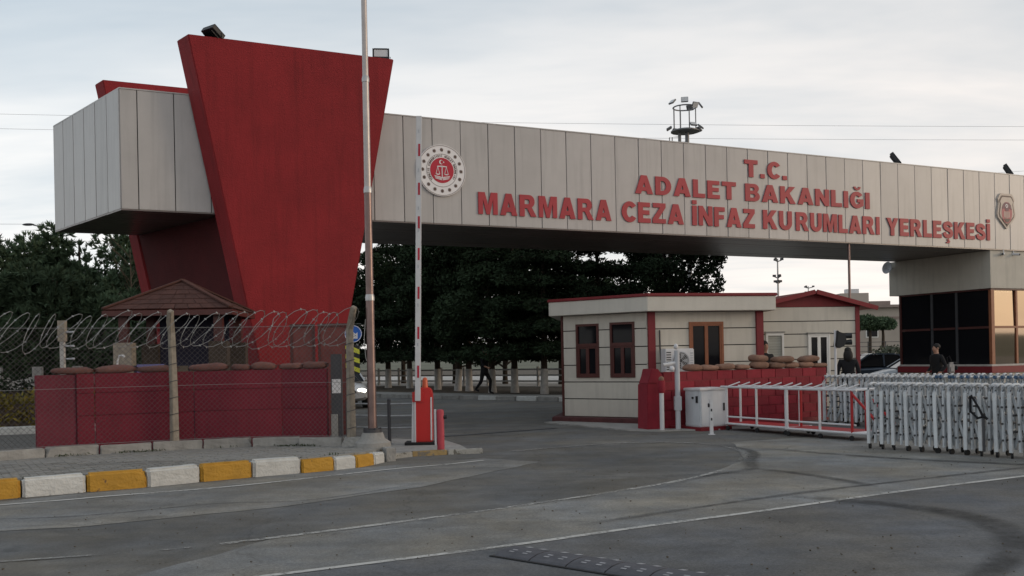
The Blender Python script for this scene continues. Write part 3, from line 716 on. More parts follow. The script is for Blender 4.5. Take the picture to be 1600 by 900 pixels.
for s_ in (-1, 1):
    cx_ = s_ * 0.115; m = MB()
    m.plate([(cx_ - 0.055, -0.09), (cx_ - 0.042, -0.09), (cx_ + 0.004, 0.09), (cx_ - 0.006, 0.09)], Y0, Y1)
    m.plate([(cx_ + 0.042, -0.09), (cx_ + 0.055, -0.09), (cx_ + 0.006, 0.09), (cx_ - 0.004, 0.09)], Y0 + .001, Y1)
    m.plate([(cx_ - 0.065, -0.09), (cx_ - 0.03, -0.115), (cx_ + 0.03, -0.115), (cx_ + 0.065, -0.09)], Y0 + .002, Y1)
    m.build('scale_pan', 'sign_white', red)
    for j in range(3):
        zb = -0.145 - j * 0.03
        MB().plate([(s_ * 0.012, zb - 0.045), (s_ * 0.21 - s_ * 0.012 * j, zb), (s_ * 0.21 - s_ * 0.012 * j, zb + 0.014), (s_ * 0.012, zb - 0.024)][::s_], Y0, Y1).build('book_page', 'sign_white', red)
m = MB(); cr = []
for k in range(17): a = R(40 + 280 * k / 16); cr.append((-0.02 + 0.055 * math.cos(a), 0.205 + 0.055 * math.sin(a)))
for k in range(17): a = R(320 - 280 * k / 16); cr.append((-0.003 + 0.043 * math.cos(a), 0.205 + 0.043 * math.sin(a)))
for i in range(16): m.plate([cr[i], cr[i + 1], cr[32 - i], cr[33 - i]], Y0, Y1)
m.build('crescent', 'sign_white', red)
MB().plate(star(0.045, 0.205, 0.027), Y0, Y1).build('star', 'sign_white', red)

# crest
ct = thing('shield_crest', 'beige shield crest with dark outline at the right end of the beam', 'crest', beam_point(28.42, 0.0, 6.32), TH)
sh = [(-0.27, 0.60), (0.27, 0.60), (0.33, 0.55), (0.43, 0.40), (0.38, 0.28), (0.46, -0.12), (0.42, -0.24), (0, -0.62), (-0.42, -0.24), (-0.46, -0.12), (-0.38, 0.28), (-0.43, 0.40), (-0.33, 0.55)]
def sc2(P, k, kz=None): return [(x * k, z * (kz or k)) for x, z in P]
MB().plate(sh, -0.05, 0.01).build('shield', 'crest_beige', ct)
MB().plate(sc2(sh, 0.87, 0.88), -0.056, -0.045).build('outline', 'emblem_brown', ct)
MB().plate(sc2(sh, 0.76, 0.79), -0.062, -0.05).build('field', 'crest_beige', ct)
ov = MB().disc(0, -0.06, 0.37, -0.068, -0.058, 32, 0.72).build('oval', 'crest_rose', ct)
MB().plate([(-0.24, 0.04), (-0.20, 0.2), (-0.1, 0.29), (0.1, 0.29), (0.20, 0.2), (0.24, 0.04), (0.12, 0.10), (0.08, 0.0), (-0.08, 0.0), (-0.12, 0.10)], -0.074, -0.064).build('laurel', 'crest_plum', ov)
m = MB(); m.ring(-0.02, 0.17, 0.035, 0.065, -0.080, -0.07, 20); m.build('crescent', 'sign_white', ov)
m = MB()
for k in range(5): m.lo(-0.15 + 0.06 * k, -0.12 + 0.06 * k, -0.074, -0.064, -0.26 + 0.02 * abs(k - 2), -0.02)
m.build('column', 'crest_beige', ov)
MB().plate([(-0.17, -0.27), (0.17, -0.27), (0.06, -0.39), (-0.06, -0.39)], -0.075, -0.064).build('ribbon', 'emblem_brown', ov)
MB().disc(0, -0.46, 0.035, -0.070, -0.06, 12).build('stud', 'emblem_brown', ct)

# floodlights -----------------------------------------------------------
def floodlight(label, loc, rz, tilt, w_=0.40, h_=0.30, stem=0.22, group='floodlights on the gate'):
    t = thing('floodlight', label, 'floodlight', loc, rz, group)
    M = Matrix.Translation((0, 0, stem)) @ Matrix.Rotation(tilt, 4, 'X')
    def tb(name, mt, f):
        q = MB(); f(q); q.v = [tuple(M @ Vector(v)) for v in q.v]; return q.build(name, mt, t, bevel=0.008)
    def hs(q):
        q.box((0, 0.03, 0.06), (w_, 0.10, h_))
        for k in range(5): q.box((-w_ * 0.36 + w_ * 0.18 * k, 0.10, 0.06), (0.014, 0.05, h_ * 0.8))
        for sx in (-1, 1): q.box((sx * (w_ / 2 - 0.015), -0.03, 0.06), (0.03, 0.025, h_)); 
        for sz in (-1, 1): q.box((0, -0.03, 0.06 + sz * (h_ / 2 - 0.015)), (w_ - 0.062, 0.025, 0.03))
    tb('housing', 'black_metal', hs)
    tb('lens', 'lens', lambda q: q.box((0, -0.0255, 0.085), (w_ - 0.07, 0.006, h_ * 0.62)))
    m = MB(); m.tube([(-w_ / 2 - 0.02, 0, stem), (-w_ / 2 - 0.02, 0, 0.03), (w_ / 2 + 0.02, 0, 0.03), (w_ / 2 + 0.02, 0, stem)], 0.012, 5); m.lo(-0.05, 0.05, -0.05, 0.05, 0, 0.035)
    m.build('bracket', 'black_metal', t)
    return t
fl = beam_point(1.98, -0.45, 8.77); floodlight('black floodlight seen from behind on the top left of the red slab', fl, TH + R(118), R(-55), 0.42, 0.34, 0.10)
fl = beam_point(5.85, -0.30, 8.77); floodlight('floodlight with pale lens on the top right of the red slab', fl, R(6), R(-12), 0.40, 0.30, 0.12)
fl = beam_point(23.75, 0.4, 7.63); floodlight('thin black floodlight tilted on top of the beam above the lettering', fl, R(66), R(-34), 0.34, 0.46, 0.20)
fl = beam_point(29.25, 0.4, 7.63); floodlight('black floodlight on the beam at the right picture edge', fl, R(62), R(-30), 0.34, 0.46, 0.20)

# ------------------------------------------------------------------ glazed booth under the right end of the beam
bo = thing('glazed_booth', 'glazed control booth with brown window frames under the right end of the beam', 'booth', P0, TH)
X0, XR = 27.68, 32.8
m = MB(); m.lo(X0, XR, 0.055, 4.45, 3.66, 4.955); m.build('upper_wall', 'cream', bo)
m = MB(); m.lo(X0 + 0.07, XR, 0.12, 4.02, 0.0, 0.74); m.build('lower_wall', 'cream', bo)
m = MB(); m.lo(X0 - 0.03, XR, 0.04, 4.1, 0.74, 0.97); m.build('sill_band', 'red_trim', bo)
m = MB(); m.lo(X0 + 0.02, XR, 0.09, 4.05, 0.971, 1.035); m.build('sill', 'concrete_pale', bo)
m = MB(); m.lo(X0 + 0.05, XR, 0.10, 4.05, 3.60, 3.658); m.build('head_rail', 'brown_frame', bo)
ys = [0.12, 1.52, 2.58, 4.02]; zs = [(1.035, 2.28), (2.36, 3.60)]
xg = X0 + 0.09; yg = 0.16
for j, (z0, z1) in enumerate(zs):
    for i in range(3):
        m = MB(); y0, y1 = ys[i] + 0.045, ys[i + 1] - 0.045
        m.box((xg + 0.03, (y0 + y1) / 2, (z0 + z1) / 2), (0.02, y1 - y0, z1 - z0), rz=R(random.uniform(-.5, .5)), ry=R(random.uniform(-.4, .4))); m.build('pane', 'window_glass', bo)
    for i in range(4):
        m = MB(); x0, x1 = X0 + 0.20 + 1.26 * i, X0 + 0.20 + 1.26 * i + 1.17
        m.box(((x0 + x1) / 2, yg + 0.03, (z0 + z1) / 2), (x1 - x0, 0.02, z1 - z0), rz=R(random.uniform(-.9, .9)), rx=R(random.uniform(-.7, .7))); m.build('pane', 'coated_glass', bo)
for y in ys[1:]:
    m = MB(); m.lo(xg - 0.02, xg + 0.06, y - 0.045, y + 0.045, 1.036, 3.599); m.build('mullion', 'dark_metal' if y < 3 else 'brown_frame', bo)
m = MB(); m.lo(xg - 0.03, xg + 0.12, 0.09, 0.20, 1.037, 3.598); m.build('corner_post', 'orange_frame', bo)
for i in range(1, 5):
    x = X0 + 0.155 + 1.26 * i
    m = MB(); m.lo(x - 0.045, x + 0.045, yg - 0.03, yg + 0.06, 1.036, 3.599); m.build('mullion', 'orange_frame', bo)
for y0, y1 in zip(ys, ys[1:]):
    m = MB(); m.lo(xg - 0.015, xg + 0.05, y0 + 0.082, y1 - 0.046, 2.283, 2.357); m.build('transom', 'brown_frame', bo)
for i in range(4):
    x = X0 + 0.20 + 1.26 * i
    m = MB(); m.lo(x + 0.002, x + 1.168, yg - 0.025, yg + 0.05, 2.283, 2.357); m.build('transom', 'orange_frame', bo)
m = MB(); m.lo(xg + 0.15, XR, yg + 0.15, 3.95, 1.0, 3.6); m.build('interior', 'black_cloth', bo)

def security_camera(label, loc, rz, mount='up'):
    t = thing('security_camera', label, 'camera', loc, rz, 'security cameras')
    m = MB(); m.tube([(0, -0.16, -0.01), (0, 0.10, 0.02)], 0.045, 10); m.build('housing', 'white_paint', t, smooth=True)
    m = MB(); m.tube([(0, -0.172, -0.012), (0, -0.159, -0.01)], 0.034, 10); m.build('lens', 'black_metal', t)
    m = MB(); m.tube([(0, 0.05, 0.03), (0, 0.05, 0.16)] if mount == 'up' else [(0, 0.05, -0.03), (0, 0.05, -0.16)], 0.02, 6); m.build('bracket', 'white_paint', t)
    return t
security_camera('small camera under the beam beside the booth corner', beam_point(28.25, -0.02, 4.83), TH + R(-60))
security_camera('small camera under the beam at the right, nearer the picture edge', beam_point(28.85, -0.02, 4.83), TH + R(10))
dish = thing('satellite_dish', 'small pale round dish fixed to the far left corner of the booth wall', 'dish', beam_point(X0 - 0.05, 4.3, 4.72), TH)
m = MB(); m.lathe([(0.02, 0.0), (0.12, 0.02), (0.20, 0.07), (0.235, 0.12), (0.225, 0.125), (0.11, 0.035), (0.02, 0.012)], n=20)
m.v = [tuple(Matrix.Rotation(R(-80), 3, 'Y') @ Vector(v) + Vector((-0.10, 0, 0))) for v in m.v]; m.build('reflector', 'plastic_grey', dish, smooth=True)
m = MB(); m.tube([(0.05, 0, 0), (-0.1, 0, 0)], 0.025, 6); m.tube([(-0.1, 0, -0.05), (-0.30, 0, 0.0)], 0.01, 5); m.build('arm', 'plastic_grey', dish)

# ------------------------------------------------------------------ left: fence, red wall, hut
FEN = [(p[0] - 0.03, p[1] + 0.14) for p in EDGE]
fence = thing('chain_link_fence', 'chain-link fence with concrete posts standing before the long red wall', 'fence', (-5.4, 15.82, 0.2))
def fpos(s): return polyat(FEN, s)
FL = sum(math.dist(a, b) for a, b in zip(FEN, FEN[1:]))
# woven mesh: diagonal wires following the fence line
m = MB(); ZB, ZT = 0.32, 2.22; cell = 0.085; s0 = 0.9
def wirept(s, z):
    (x, y), d = fpos(max(0, min(s, FL))); return (x, y, z)
def thin(a, b, r):
    a = Vector(a); b = Vector(b); t = (b - a).normalized(); u = t.cross(Vector((0, 1, 0))).normalized() * r; v_ = Vector((0, r, 0))
    q = [u, -u * 0.5 + v_ * 0.87, -u * 0.5 - v_ * 0.87]
    m.add([a + k for k in q] + [b + k for k in q], [(0, 1, 4, 3), (1, 2, 5, 4), (2, 0, 3, 5)])
hgt = ZT - ZB; k = int((s0 - hgt) / cell)
while k * cell < FL:
    a = k * cell
    for sgn in (1, -1):
        P = []
        for q in range(9):
            z = ZB + hgt * q / 8; s_ = a + (hgt * q / 8 if sgn > 0 else hgt - hgt * q / 8)
            if s0 - 0.02 <= s_ <= FL - 0.05: P.append(wirept(s_, z))
        for a_, b_ in zip(P, P[1:]): thin(a_, b_, 0.0026)
    k += 1
struct(m.build('mesh_wire', 'wire_dark', fence, world=True), 'stuff')
for z in (0.36, 1.25, 2.20):
    q = MB(); P = [wirept(s0 + (FL - s0) * i / 24, z) for i in range(25)]; q.tube(P, 0.0032, 4); q.build('strain_wire', 'wire', fence, world=True)
def fpost(s, lean):
    (x, y), d = fpos(s); q = MB()
    q.tube([(x, y, 0.2), (x, y, 1.2), (x + lean * 0.3, y - 0.01, 2.12), (x + 0.04 + lean, y - 0.10, 2.30), (x + 0.10 + lean, y - 0.24, 2.47)], [0.085, 0.075, 0.068, 0.068, 0.06], 4)
    o = q.build('post', 'concrete_post', fence, world=True, bevel=0.012)
    for z in (0.5, 0.78, 1.05, 1.32, 1.6, 1.88):
        t = MB(); t.tube([(x + 0.082 * math.cos(a), y + 0.082 * math.sin(a), z + 0.02 * math.cos(a)) for a in [2 * math.pi * i / 8 for i in range(8)]], 0.005, 4, closed=True); t.build('tie_wire', 'dark_metal', o, world=True)
def s_at_x(X):
    s_ = 0
    while s_ < FL and fpos(s_)[0][0] < X: s_ += 0.02
    return s_
fpost(s_at_x(-5.58), -0.04); fpost(s_at_x(-2.66), 0.02); fpost(s_at_x(-8.1), 0.0)
# coil of razor wire
rw = thing('razor_wire', 'looping coil of razor wire along the top of the chain-link fence', 'razor wire', (-5.4, 15.82, 2.1))
q = MB(); P = []; N = 15; pitch = 0.235; turns = int((FL - s0) / pitch); rnd = random.Random(3); jit = [rnd.uniform(-.04, .04) for _ in range(turns + 3)]; jr = [rnd.uniform(.88, 1.1) for _ in range(turns + 3)]
for k in range(turns * N):
    f = k / N; a = 2 * math.pi * f; i = int(f); u = f - i
    rr = 0.285 * (jr[i] * (1 - u) + jr[i + 1] * u); (x, y), d = fpos(s0 + f * pitch + (0.27 + 2.2 * jit[i]) * math.sin(a + 0.6)); dz = jit[i] * (1 - u) + jit[i + 1] * u
    P.append((x - d[1] * rr * 0.55 * math.cos(a), y + d[0] * rr * 0.55 * math.cos(a) - 0.08, 2.15 + dz + rr * math.sin(a)))
q.tube(P, 0.0052, 4); q.build('coil', 'wire', rw, world=True)
q = MB()
for k in range(0, len(P) - 1, 2):
    a = Vector(P[k]); b = Vector(P[k + 1]); t = (b - a).normalized(); u = t.cross(Vector((0.3, 1, 0.2))).normalized()
    q.add([a - t * 0.016, a + t * 0.016, a + u * 0.024], [(0, 1, 2)]); q.add([a - t * 0.016, a + t * 0.016, a - u * 0.024], [(0, 1, 2)])
struct(q.build('barb', 'wire', rw, world=True), 'stuff')

# long red wall behind the fence, built of rendered lengths
WL = [(-7.50, 15.08), (-6.98, 15.36), (-6.75, 15.5), (-5.35, 16.12), (-3.95, 16.44), (-3.18, 16.42)]
rwall = thing('red_wall', 'long low dark red rendered wall behind the chain-link fence', 'wall', (-5.5, 16.2, 0.17))
for i, (a, b) in enumerate(zip(WL[1:], WL[2:])):
    d = Vector((b[0] - a[0], b[1] - a[1])); l = d.length; d.normalize(); nn = Vector((-d.y, d.x))
    for j, (z0, z1) in enumerate(((0.17, 0.80), (0.803, 1.16), (1.163, 1.475))):
        q = MB(); e0, e1 = 0.002, l - 0.004; yy = random.uniform(-.006, .006)
        C = [Vector(a) + d * e0 + nn * yy, Vector(a) + d * e1 + nn * yy, Vector(a) + d * e1 + nn * 0.24, Vector(a) + d * e0 + nn * 0.24]
        q.prism([(c.x, c.y) for c in C], z0, z1); q.build('wall_course', 'red_wall', rwall, world=True, bevel=0.008)
a, b = WL[0], WL[1]; d = Vector((b[0] - a[0], b[1] - a[1])).normalized(); nn = Vector((-d.y, d.x))
q = MB(); A_ = Vector(a); B_ = Vector(b) - d * 0.004; q.prism([tuple(A_ + nn * 0.03), tuple(B_ + nn * 0.03), tuple(B_ + nn * 0.26), tuple(A_ + nn * 0.26)], 0.17, 1.467)
mat('red_wall_pale', (0.17, 0.026, 0.042), 0.8, 0.15, 2.2, 0.4, 40, streak=0.2)
q.build('end_block', 'red_wall_pale', rwall, world=True, bevel=0.01)

# sandbags
def bag_mesh(seed, L_=0.56, W_=0.30, H_=0.15, mt='sandbag'):
    rnd = random.Random(seed); bm = bmesh.new(); bmesh.ops.create_uvsphere(bm, u_segments=20, v_segments=12, radius=1)
    ph = [rnd.uniform(0, 6.28) for _ in range(6)]
    for v in bm.verts:
        x, y, z = v.co
        f = lambda c, p: math.copysign(abs(c) ** p, c)
        x, y, z = f(x, 0.62), f(y, 0.7), f(z, 0.75)
        pinch = 1 - 0.25 * abs(x) ** 5
        sag = 0.12 * math.sin(3.1 * x + ph[0]) + 0.07 * math.sin(5 * y + 4 * x + ph[1]) + 0.06 * math.sin(13 * x + 5 * y + ph[3]) + 0.05 * math.sin(9 * y - 7 * x + ph[5])
        zz_ = z * (1 + sag) if z > 0 else z * 0.9
        v.co = (x * L_ / 2 * (1 + 0.03 * math.sin(4 * y + ph[2])), y * W_ / 2 * pinch * (1 + 0.06 * math.sin(5 * x + ph[4])), zz_ * H_ / 2 * pinch)
    # tied ears at one end
    for sy in (-1, 1):
        c = Vector((L_ / 2 - 0.015, sy * 0.055, 0.0)); vs = [bm.verts.new(c + Vector(o_)) for o_ in ((-0.04, 0.05 * sy, 0.02), (-0.04, -0.04 * sy, -0.01), (0.05, 0.055 * sy, 0.03), (0.04, -0.01 * sy, 0.02))]
        bm.faces.new((vs[0], vs[1], vs[3], vs[2]))
    me = bpy.data.meshes.new('sandbag'); bm.to_mesh(me); bm.free(); me.materials.append(MATS[mt])
    me.polygons.foreach_set('use_smooth', [True] * len(me.polygons)); return me
def sandbag(label, x, y, z, rz, seed, group, mt='sandbag', L_=0.56, H_=0.15, tilt=0.0):
    o = put('sandbag', bag_mesh(seed, L_, 0.3, H_, mt), None, (x, y, z + H_ / 2), (0, tilt, rz)); tag(o, label, 'sandbag', group); return o
# placed along the wall crest
def wall_at(X, back=0.12):
    for a, b in zip(WL, WL[1:]):
        if a[0] <= X <= b[0]:
            t = (X - a[0]) / (b[0] - a[0]); d = Vector((b[0] - a[0], b[1] - a[1])).normalized(); return (X - d.y * back, a[1] + (b[1] - a[1]) * t + d.x * back, math.atan2(d.y, d.x))
    return (X, WL[-1][1] + back, 0)
LB = [(-7.02, 'flat sandbag at the left end of the red wall'), (-6.46, 'second sandbag from the left on the red wall'), (-5.88, 'sandbag on the red wall left of the middle fence post'),
      (-5.12, 'sandbag on the red wall just right of the middle fence post'), (-4.60, 'small crumpled sandbag on the red wall before the hut'), (-4.24, 'sandbag on the red wall below the left end of the rusty sheets'),
      (-3.80, 'second sandbag from the right on the red wall'), (-3.40, 'last sandbag at the right end of the red wall')]
for i, (X, lb) in enumerate(LB):
    x, y, rz = wall_at(X); sandbag(lb, x, y, 1.462, rz + R(random.uniform(-5, 5)), 20 + i, 'sandbags on the left wall', 'sandbag_red', 0.34 if 'small' in lb else (0.66 if i < 4 else 0.46), 0.12 + 0.02 * (i % 2), R(random.uniform(-2, 2)))

# rusty sheets behind the wall
for i, (x0, x1, lb) in enumerate(((-4.30, -3.80, 'left rusty red sheet standing behind the red wall'), (-3.76, -3.12, 'right rusty red sheet standing behind the red wall'))):
    t = thing('rusty_sheet', lb, 'sheet', ((x0 + x1) / 2, 18.6, 0.17), R(4), 'rusty sheets behind the wall')
    hw = (x1 - x0) / 2 - 0.012
    q = MB(); q.lo(-hw, hw, 0, 0.03, 0.0, 2.16); q.build('plate', 'rust_sheet', t)
    q = MB(); q.lo(-hw, -hw + 0.05, -0.025, -0.001, 0.0, 2.16); q.lo(hw - 0.05, hw, -0.025, -0.001, 0.0, 2.16); q.lo(-hw + 0.052, hw - 0.052, -0.025, -0.001, 2.10, 2.16); q.build('rim', 'brown_frame', t)

# small hut with a hipped shingle roof
hut = thing('guard_hut', 'small open hut with a brown hipped shingle roof behind the red wall', 'hut', (-6.46, 18.9, 0.17), R(4))
HW, HD = 1.17, 1.08
roof = put('roof', None, hut)
apex = Vector((0, 0, 3.06)); eave = [Vector((-HW, -HD, 2.46)), Vector((HW, -HD, 2.46)), Vector((HW, HD, 2.46)), Vector((-HW, HD, 2.46))]
q = MB(); q.add([apex - Vector((0, 0, .02))] + [e_ - Vector((0, 0, .02)) for e_ in eave], [(0, 1, 2), (0, 2, 3), (0, 3, 4), (0, 4, 1), (1, 4, 3, 2)]); q.build('deck', 'brown_frame', roof)
for side in range(4):
    a, b = eave[side], eave[(side + 1) % 4]
    for r_ in range(6):
        t0, t1 = r_ / 6, (r_ + 1) / 6
        nsh = max(1, round(9 * (1 - t0)))
        for c in range(nsh):
            A0 = a.lerp(apex, t0); B0 = b.lerp(apex, t0); A1 = a.lerp(apex, t1 + 0.03 if r_ < 5 else 1); B1 = b.lerp(apex, t1 + 0.03 if r_ < 5 else 1)
            u0, u1 = (c + 0.02) / nsh, (c + 0.98) / nsh
            nrm = (b - a).cross(apex - a).normalized(); h0 = nrm * random.uniform(0.014, 0.020); h1 = nrm * 0.006
            pts = [A0.lerp(B0, u0) + h0, A0.lerp(B0, u1) + h0, A1.lerp(B1, u1) + h1, A1.lerp(B1, u0) + h1]
            q = MB(); q.add(pts + [p - nrm * 0.016 for p in pts], [(0, 1, 2, 3), (7, 6, 5, 4), (0, 4, 5, 1), (1, 5, 6, 2), (2, 6, 7, 3), (3, 7, 4, 0)]); q.build('shingle', 'roof_shingle', roof)
for i in range(4):
    q = MB(); q.bar(eave[i] + Vector((0, 0, .03)), apex + Vector((0, 0, .035)), 0.10, 0.03); q.build('hip_cap', 'roof_shingle', roof)
    q = MB(); q.bar(eave[i] - Vector((0, 0, .07)), eave[(i + 1) % 4] - Vector((0, 0, .07)), 0.03, 0.10); q.build('fascia', 'brown_frame', roof)
for x, y in ((-0.86, -0.84), (0.88, -0.84), (0.88, 0.84), (-0.86, 0.84)):
    q = MB(); q.lo(x - 0.17, x + 0.17, y - 0.14, y + 0.14, 0, 1.85); o = q.build('pillar', 'concrete_post' if (x < 0 and y < 0) else 'bark', hut, bevel=0.01)
    q = MB(); q.lo(x - 0.08, x + 0.08, y - 0.08, y + 0.08, 1.852, 2.45); q.build('post', 'brown_frame', o)
q = MB(); q.lo(-0.68, 0.7, 0.80, 0.86, 0.0, 2.4); q.build('back_wall', 'navy_cloth', hut)
q = MB(); q.lo(-0.68, 0.7, -0.90, -0.84, 0.9, 1.42); q.build('front_screen', 'navy_cloth', hut)
q = MB(); q.lo(-0.62, -0.12, -0.92, -0.902, 1.22, 1.44); q.build('notice', 'banner_blue', hut)
for x in (0.10, 0.36):
    q = MB(); q.lo(x, x + 0.22, -0.93, -0.905, 0.9, 1.40); q.build('board', 'twig', hut)

# thin white post with insulators
mp_ = thing('insulator_post', 'thin pale post with insulator arms behind the left end of the red wall', 'post', (-7.72, 16.5, 0.17))
q = MB(); q.lo(-0.035, 0.035, -0.035, 0.035, 0, 1.86); q.build('shaft', 'concrete_pale', mp_)
q = MB(); q.lo(-0.06, 0.06, -0.05, 0.05, 1.86, 2.22); q.build('head', 'concrete_post', mp_)
for z in (2.02, 1.78, 1.56):
    q = MB(); q.tube([(0.05, 0, z), (0.20, 0, z)], [0.014, 0.022], 6); q.build('insulator', 'plastic_grey', mp_)
st = thing('bent_pipe', 'small white bent pipe sticking up behind the red wall', 'pipe', (-6.85, 16.6, 0.17))
q = MB(); q.tube([(0, 0, 0), (0.03, 0, 1.50), (0.06, 0, 1.60), (0.12, 0, 1.60)], 0.018, 6); q.build('tube', 'white_paint', st)
q = MB(); q.tube([(0.12, 0, 1.60), (0.15, 0, 1.57)], 0.024, 6); q.build('cap', 'white_paint', st)

# ------------------------------------------------------------------ flagpole and signs beside the lane
fp = thing('flagpole', 'tall brown-grey metal flagpole at the end of the painted kerb', 'flagpole', (-2.29, 15.6, 0.17))
q = MB(); q.lathe([(0.30, 0.0), (0.29, 0.10), (0.20, 0.16), (0.17, 0.26)], n=20); q.build('base', 'concrete', fp, smooth=True)
q = MB(); q.lathe([(0.15, 0.0), (0.15, 0.05), (0.115, 0.055), (0.115, 0.07)], (0, 0, 0.26), n=18); q.build('flange', 'dark_metal', fp, smooth=True)
for k in range(6):
    a = math.pi * k / 3; q = MB(); q.lathe([(0.016, 0), (0.016, 0.03)], (0.13 * math.cos(a), 0.13 * math.sin(a), 0.31), n=6); q.build('bolt', 'dark_metal', fp)
segs = [(0.33, 2.45, 0.072), (2.45, 4.2, 0.064), (4.2, 6.0, 0.056), (6.0, 9.5, 0.048)]
for z0, z1, r_ in segs:
    q = MB(); q.lathe([(r_, z0), (r_ - 0.004, z1)], n=20); q.build('tube', 'pole_metal' if z0 < 4 else 'pole_pale', fp, smooth=True)
for (z0, z1, r_), (_, _, r2) in zip(segs, segs[1:]):
    q = MB(); q.lathe([(r_ + 0.004, z1 - 0.05), (r_ + 0.004, z1 + 0.004), (r2 + 0.002, z1 + 0.05)], n=18); q.build('collar', 'steel', fp, smooth=True)
q = MB(); q.tube([(-0.075, -0.02, 2.1), (-0.10, -0.03, 1.8), (-0.085, -0.02, 1.5), (-0.072, -0.01, 1.42)], 0.006, 5); q.build('rope', 'concrete_pale', fp)

sg = thing('direction_sign', 'blue round arrow sign above a yellow chevron plate behind the fence post', 'sign', (-2.98, 17.9, 0.17))
q = MB(); q.tube([(0, 0.04, 0), (0, 0.04, 2.12)], 0.03, 8); q.build('post', 'galvanised', sg)
q = MB(); q.disc(0.03, 1.93, 0.16, -0.01, 0.005, 28); o = q.build('round_plate', 'sign_blue', sg)
q = MB(); q.ring(0.03, 1.93, 0.148, 0.158, -0.014, -0.009, 28); q.build('rim', 'sign_white', o)
q = MB(); q.plate([(0.11, 1.84), (0.11, 1.96), (0.075, 1.925), (-0.01, 2.0), (-0.045, 1.965), (0.04, 1.875), (-0.01, 1.84)], -0.015, -0.009); q.build('arrow', 'sign_white', o)
q = MB(); q.lo(-0.12, 0.14, -0.008, 0.004, 1.18, 1.72); o = q.build('chevron_plate', 'black_metal', sg)
for k in range(3):
    z = 1.20 + 0.175 * k
    q = MB(); q.plate([(-0.12, z + 0.10), (0.14, z), (0.14, z + 0.085), (-0.12, z + 0.185)] if k < 2 else [(-0.12, z + 0.10), (0.14, z), (0.14, z + 0.085), (-0.05, z + 0.165), (-0.12, z + 0.165)], -0.014, -0.0085); q.build('stripe', 'sign_yellow', o)
cbx = thing('meter_box', 'narrow grey-green post box with white label between wall and fence post', 'box', (-3.02, 16.5, 0.17))
q = MB(); q.lo(-0.09, 0.09, -0.06, 0.06, 0, 1.55); q.build('body', 'dark_metal', cbx, bevel=0.01)
q = MB(); q.lo(-0.07, 0.08, -0.07, -0.061, 0.88, 1.12); q.build('label_plate', 'sign_white', cbx)
q = MB(); q.lo(-0.09, 0.02, -0.09, -0.062, 0.0, 0.52); q.build('door', 'concrete', cbx)

# ------------------------------------------------------------------ boom barrier
bb = thing('boom_barrier', 'red barrier cabinet with amber lamp and raised white boom', 'barrier', (-1.63, 17.55, 0.05))
q = MB(); q.lo(-0.34, 0.24, -0.22, 0.22, 0, 0.05); q.build('base_plate', 'rubber_black', bb)
pts = [(-0.165, 0.05), (0.155, 0.05), (0.165, 0.90), (0.150, 0.98), (0.11, 1.035), (-0.11, 1.035), (-0.155, 0.98), (-0.165, 0.90)]
q = MB(); q.plate(pts, -0.15, 0.16); q.build('cabinet', 'red_gloss', bb, bevel=0.015)
q = MB(); q.plate([(-0.225, 0.05), (-0.168, 0.05), (-0.168, 0.86), (-0.195, 0.86)], -0.14, 0.16); q.build('side_panel', 'white_paint', bb, bevel=0.004)
q = MB(); q.plate([(-0.165, 0.05), (-0.138, 0.05), (-0.128, 0.86), (-0.158, 0.86)], -0.156, -0.1505); q.build('edge_strip', 'white_paint', bb)
q = MB(); q.plate([(0.128, 0.08), (0.156, 0.08), (0.164, 0.86), (0.138, 0.86)], -0.156, -0.1505); q.build('edge_strip', 'white_paint', bb)
q = MB(); q.lathe([(0.055, 0), (0.055, 0.03), (0.05, 0.06), (0.048, 0.13), (0.035, 0.17), (0.012, 0.185)], (0.03, 0, 1.035), n=16); q.build('lamp', 'amber', bb, smooth=True)
bx0 = -0.09; dxz = 0.12 / 4.9
boom = MB(); boom.bar((bx0, -0.19, 0.80), (bx0 + dxz * 5.15, -0.19, 5.95), 0.10, 0.05, up=(0, 1, 0)); boom = boom.build('boom', 'white_paint', bb, bevel=0.006)
for y in (228, 288, 340, 389, 449, 511, 571):
    z1 = 1.55 + (561.5 - y) * 17.5 / 1500; z0 = z1 - 0.22
    q = MB(); q.bar((bx0 + dxz * (z0 - 0.8) + 0.008, -0.217, z0), (bx0 + dxz * (z1 - 0.8) + 0.008, -0.217, z1), 0.036, 0.004, up=(0, 1, 0)); q.build('reflector', 'emblem_red', boom)
for y in (211, 271, 330, 364, 420, 480, 541):
    z1 = 1.55 + (561.5 - y) * 17.5 / 1500
    q = MB(); q.bar((bx0 + dxz * (z1 - 0.8), -0.217, z1), (bx0 + dxz * (z1 - 0.8), -0.217, z1 + 0.06), 0.018, 0.004, up=(0, 1, 0)); q.build('rivet_plate', 'plastic_grey', boom)
q = MB(); q.lo(bx0 - 0.10, bx0 + 0.10, -0.175, -0.151, 0.78, 0.96); q.build('boom_clamp', 'red_gloss', bb)

bl = thing('bollard', 'faded red bollard with a white back strip beside the barrier', 'bollard', (-1.23, 16.2, 0.05))
q = MB(); q.lathe([(0.062, 0), (0.062, 0.66), (0.055, 0.69), (0.02, 0.70)], n=18); q.build('tube', 'red_faded', bl, smooth=True)
q = MB(); q.lo(-0.10, -0.068, -0.03, 0.03, 0.10, 0.70); q.build('back_strip', 'white_paint', bl)
q = MB(); q.tube([(0.055, 0, 0.57), (0.11, 0, 0.57)], 0.035, 10); q.build('socket', 'black_metal', bl)
q = MB(); q.lathe([(0.085, 0), (0.085, 0.015)], n=16); q.build('foot', 'red_faded', bl)

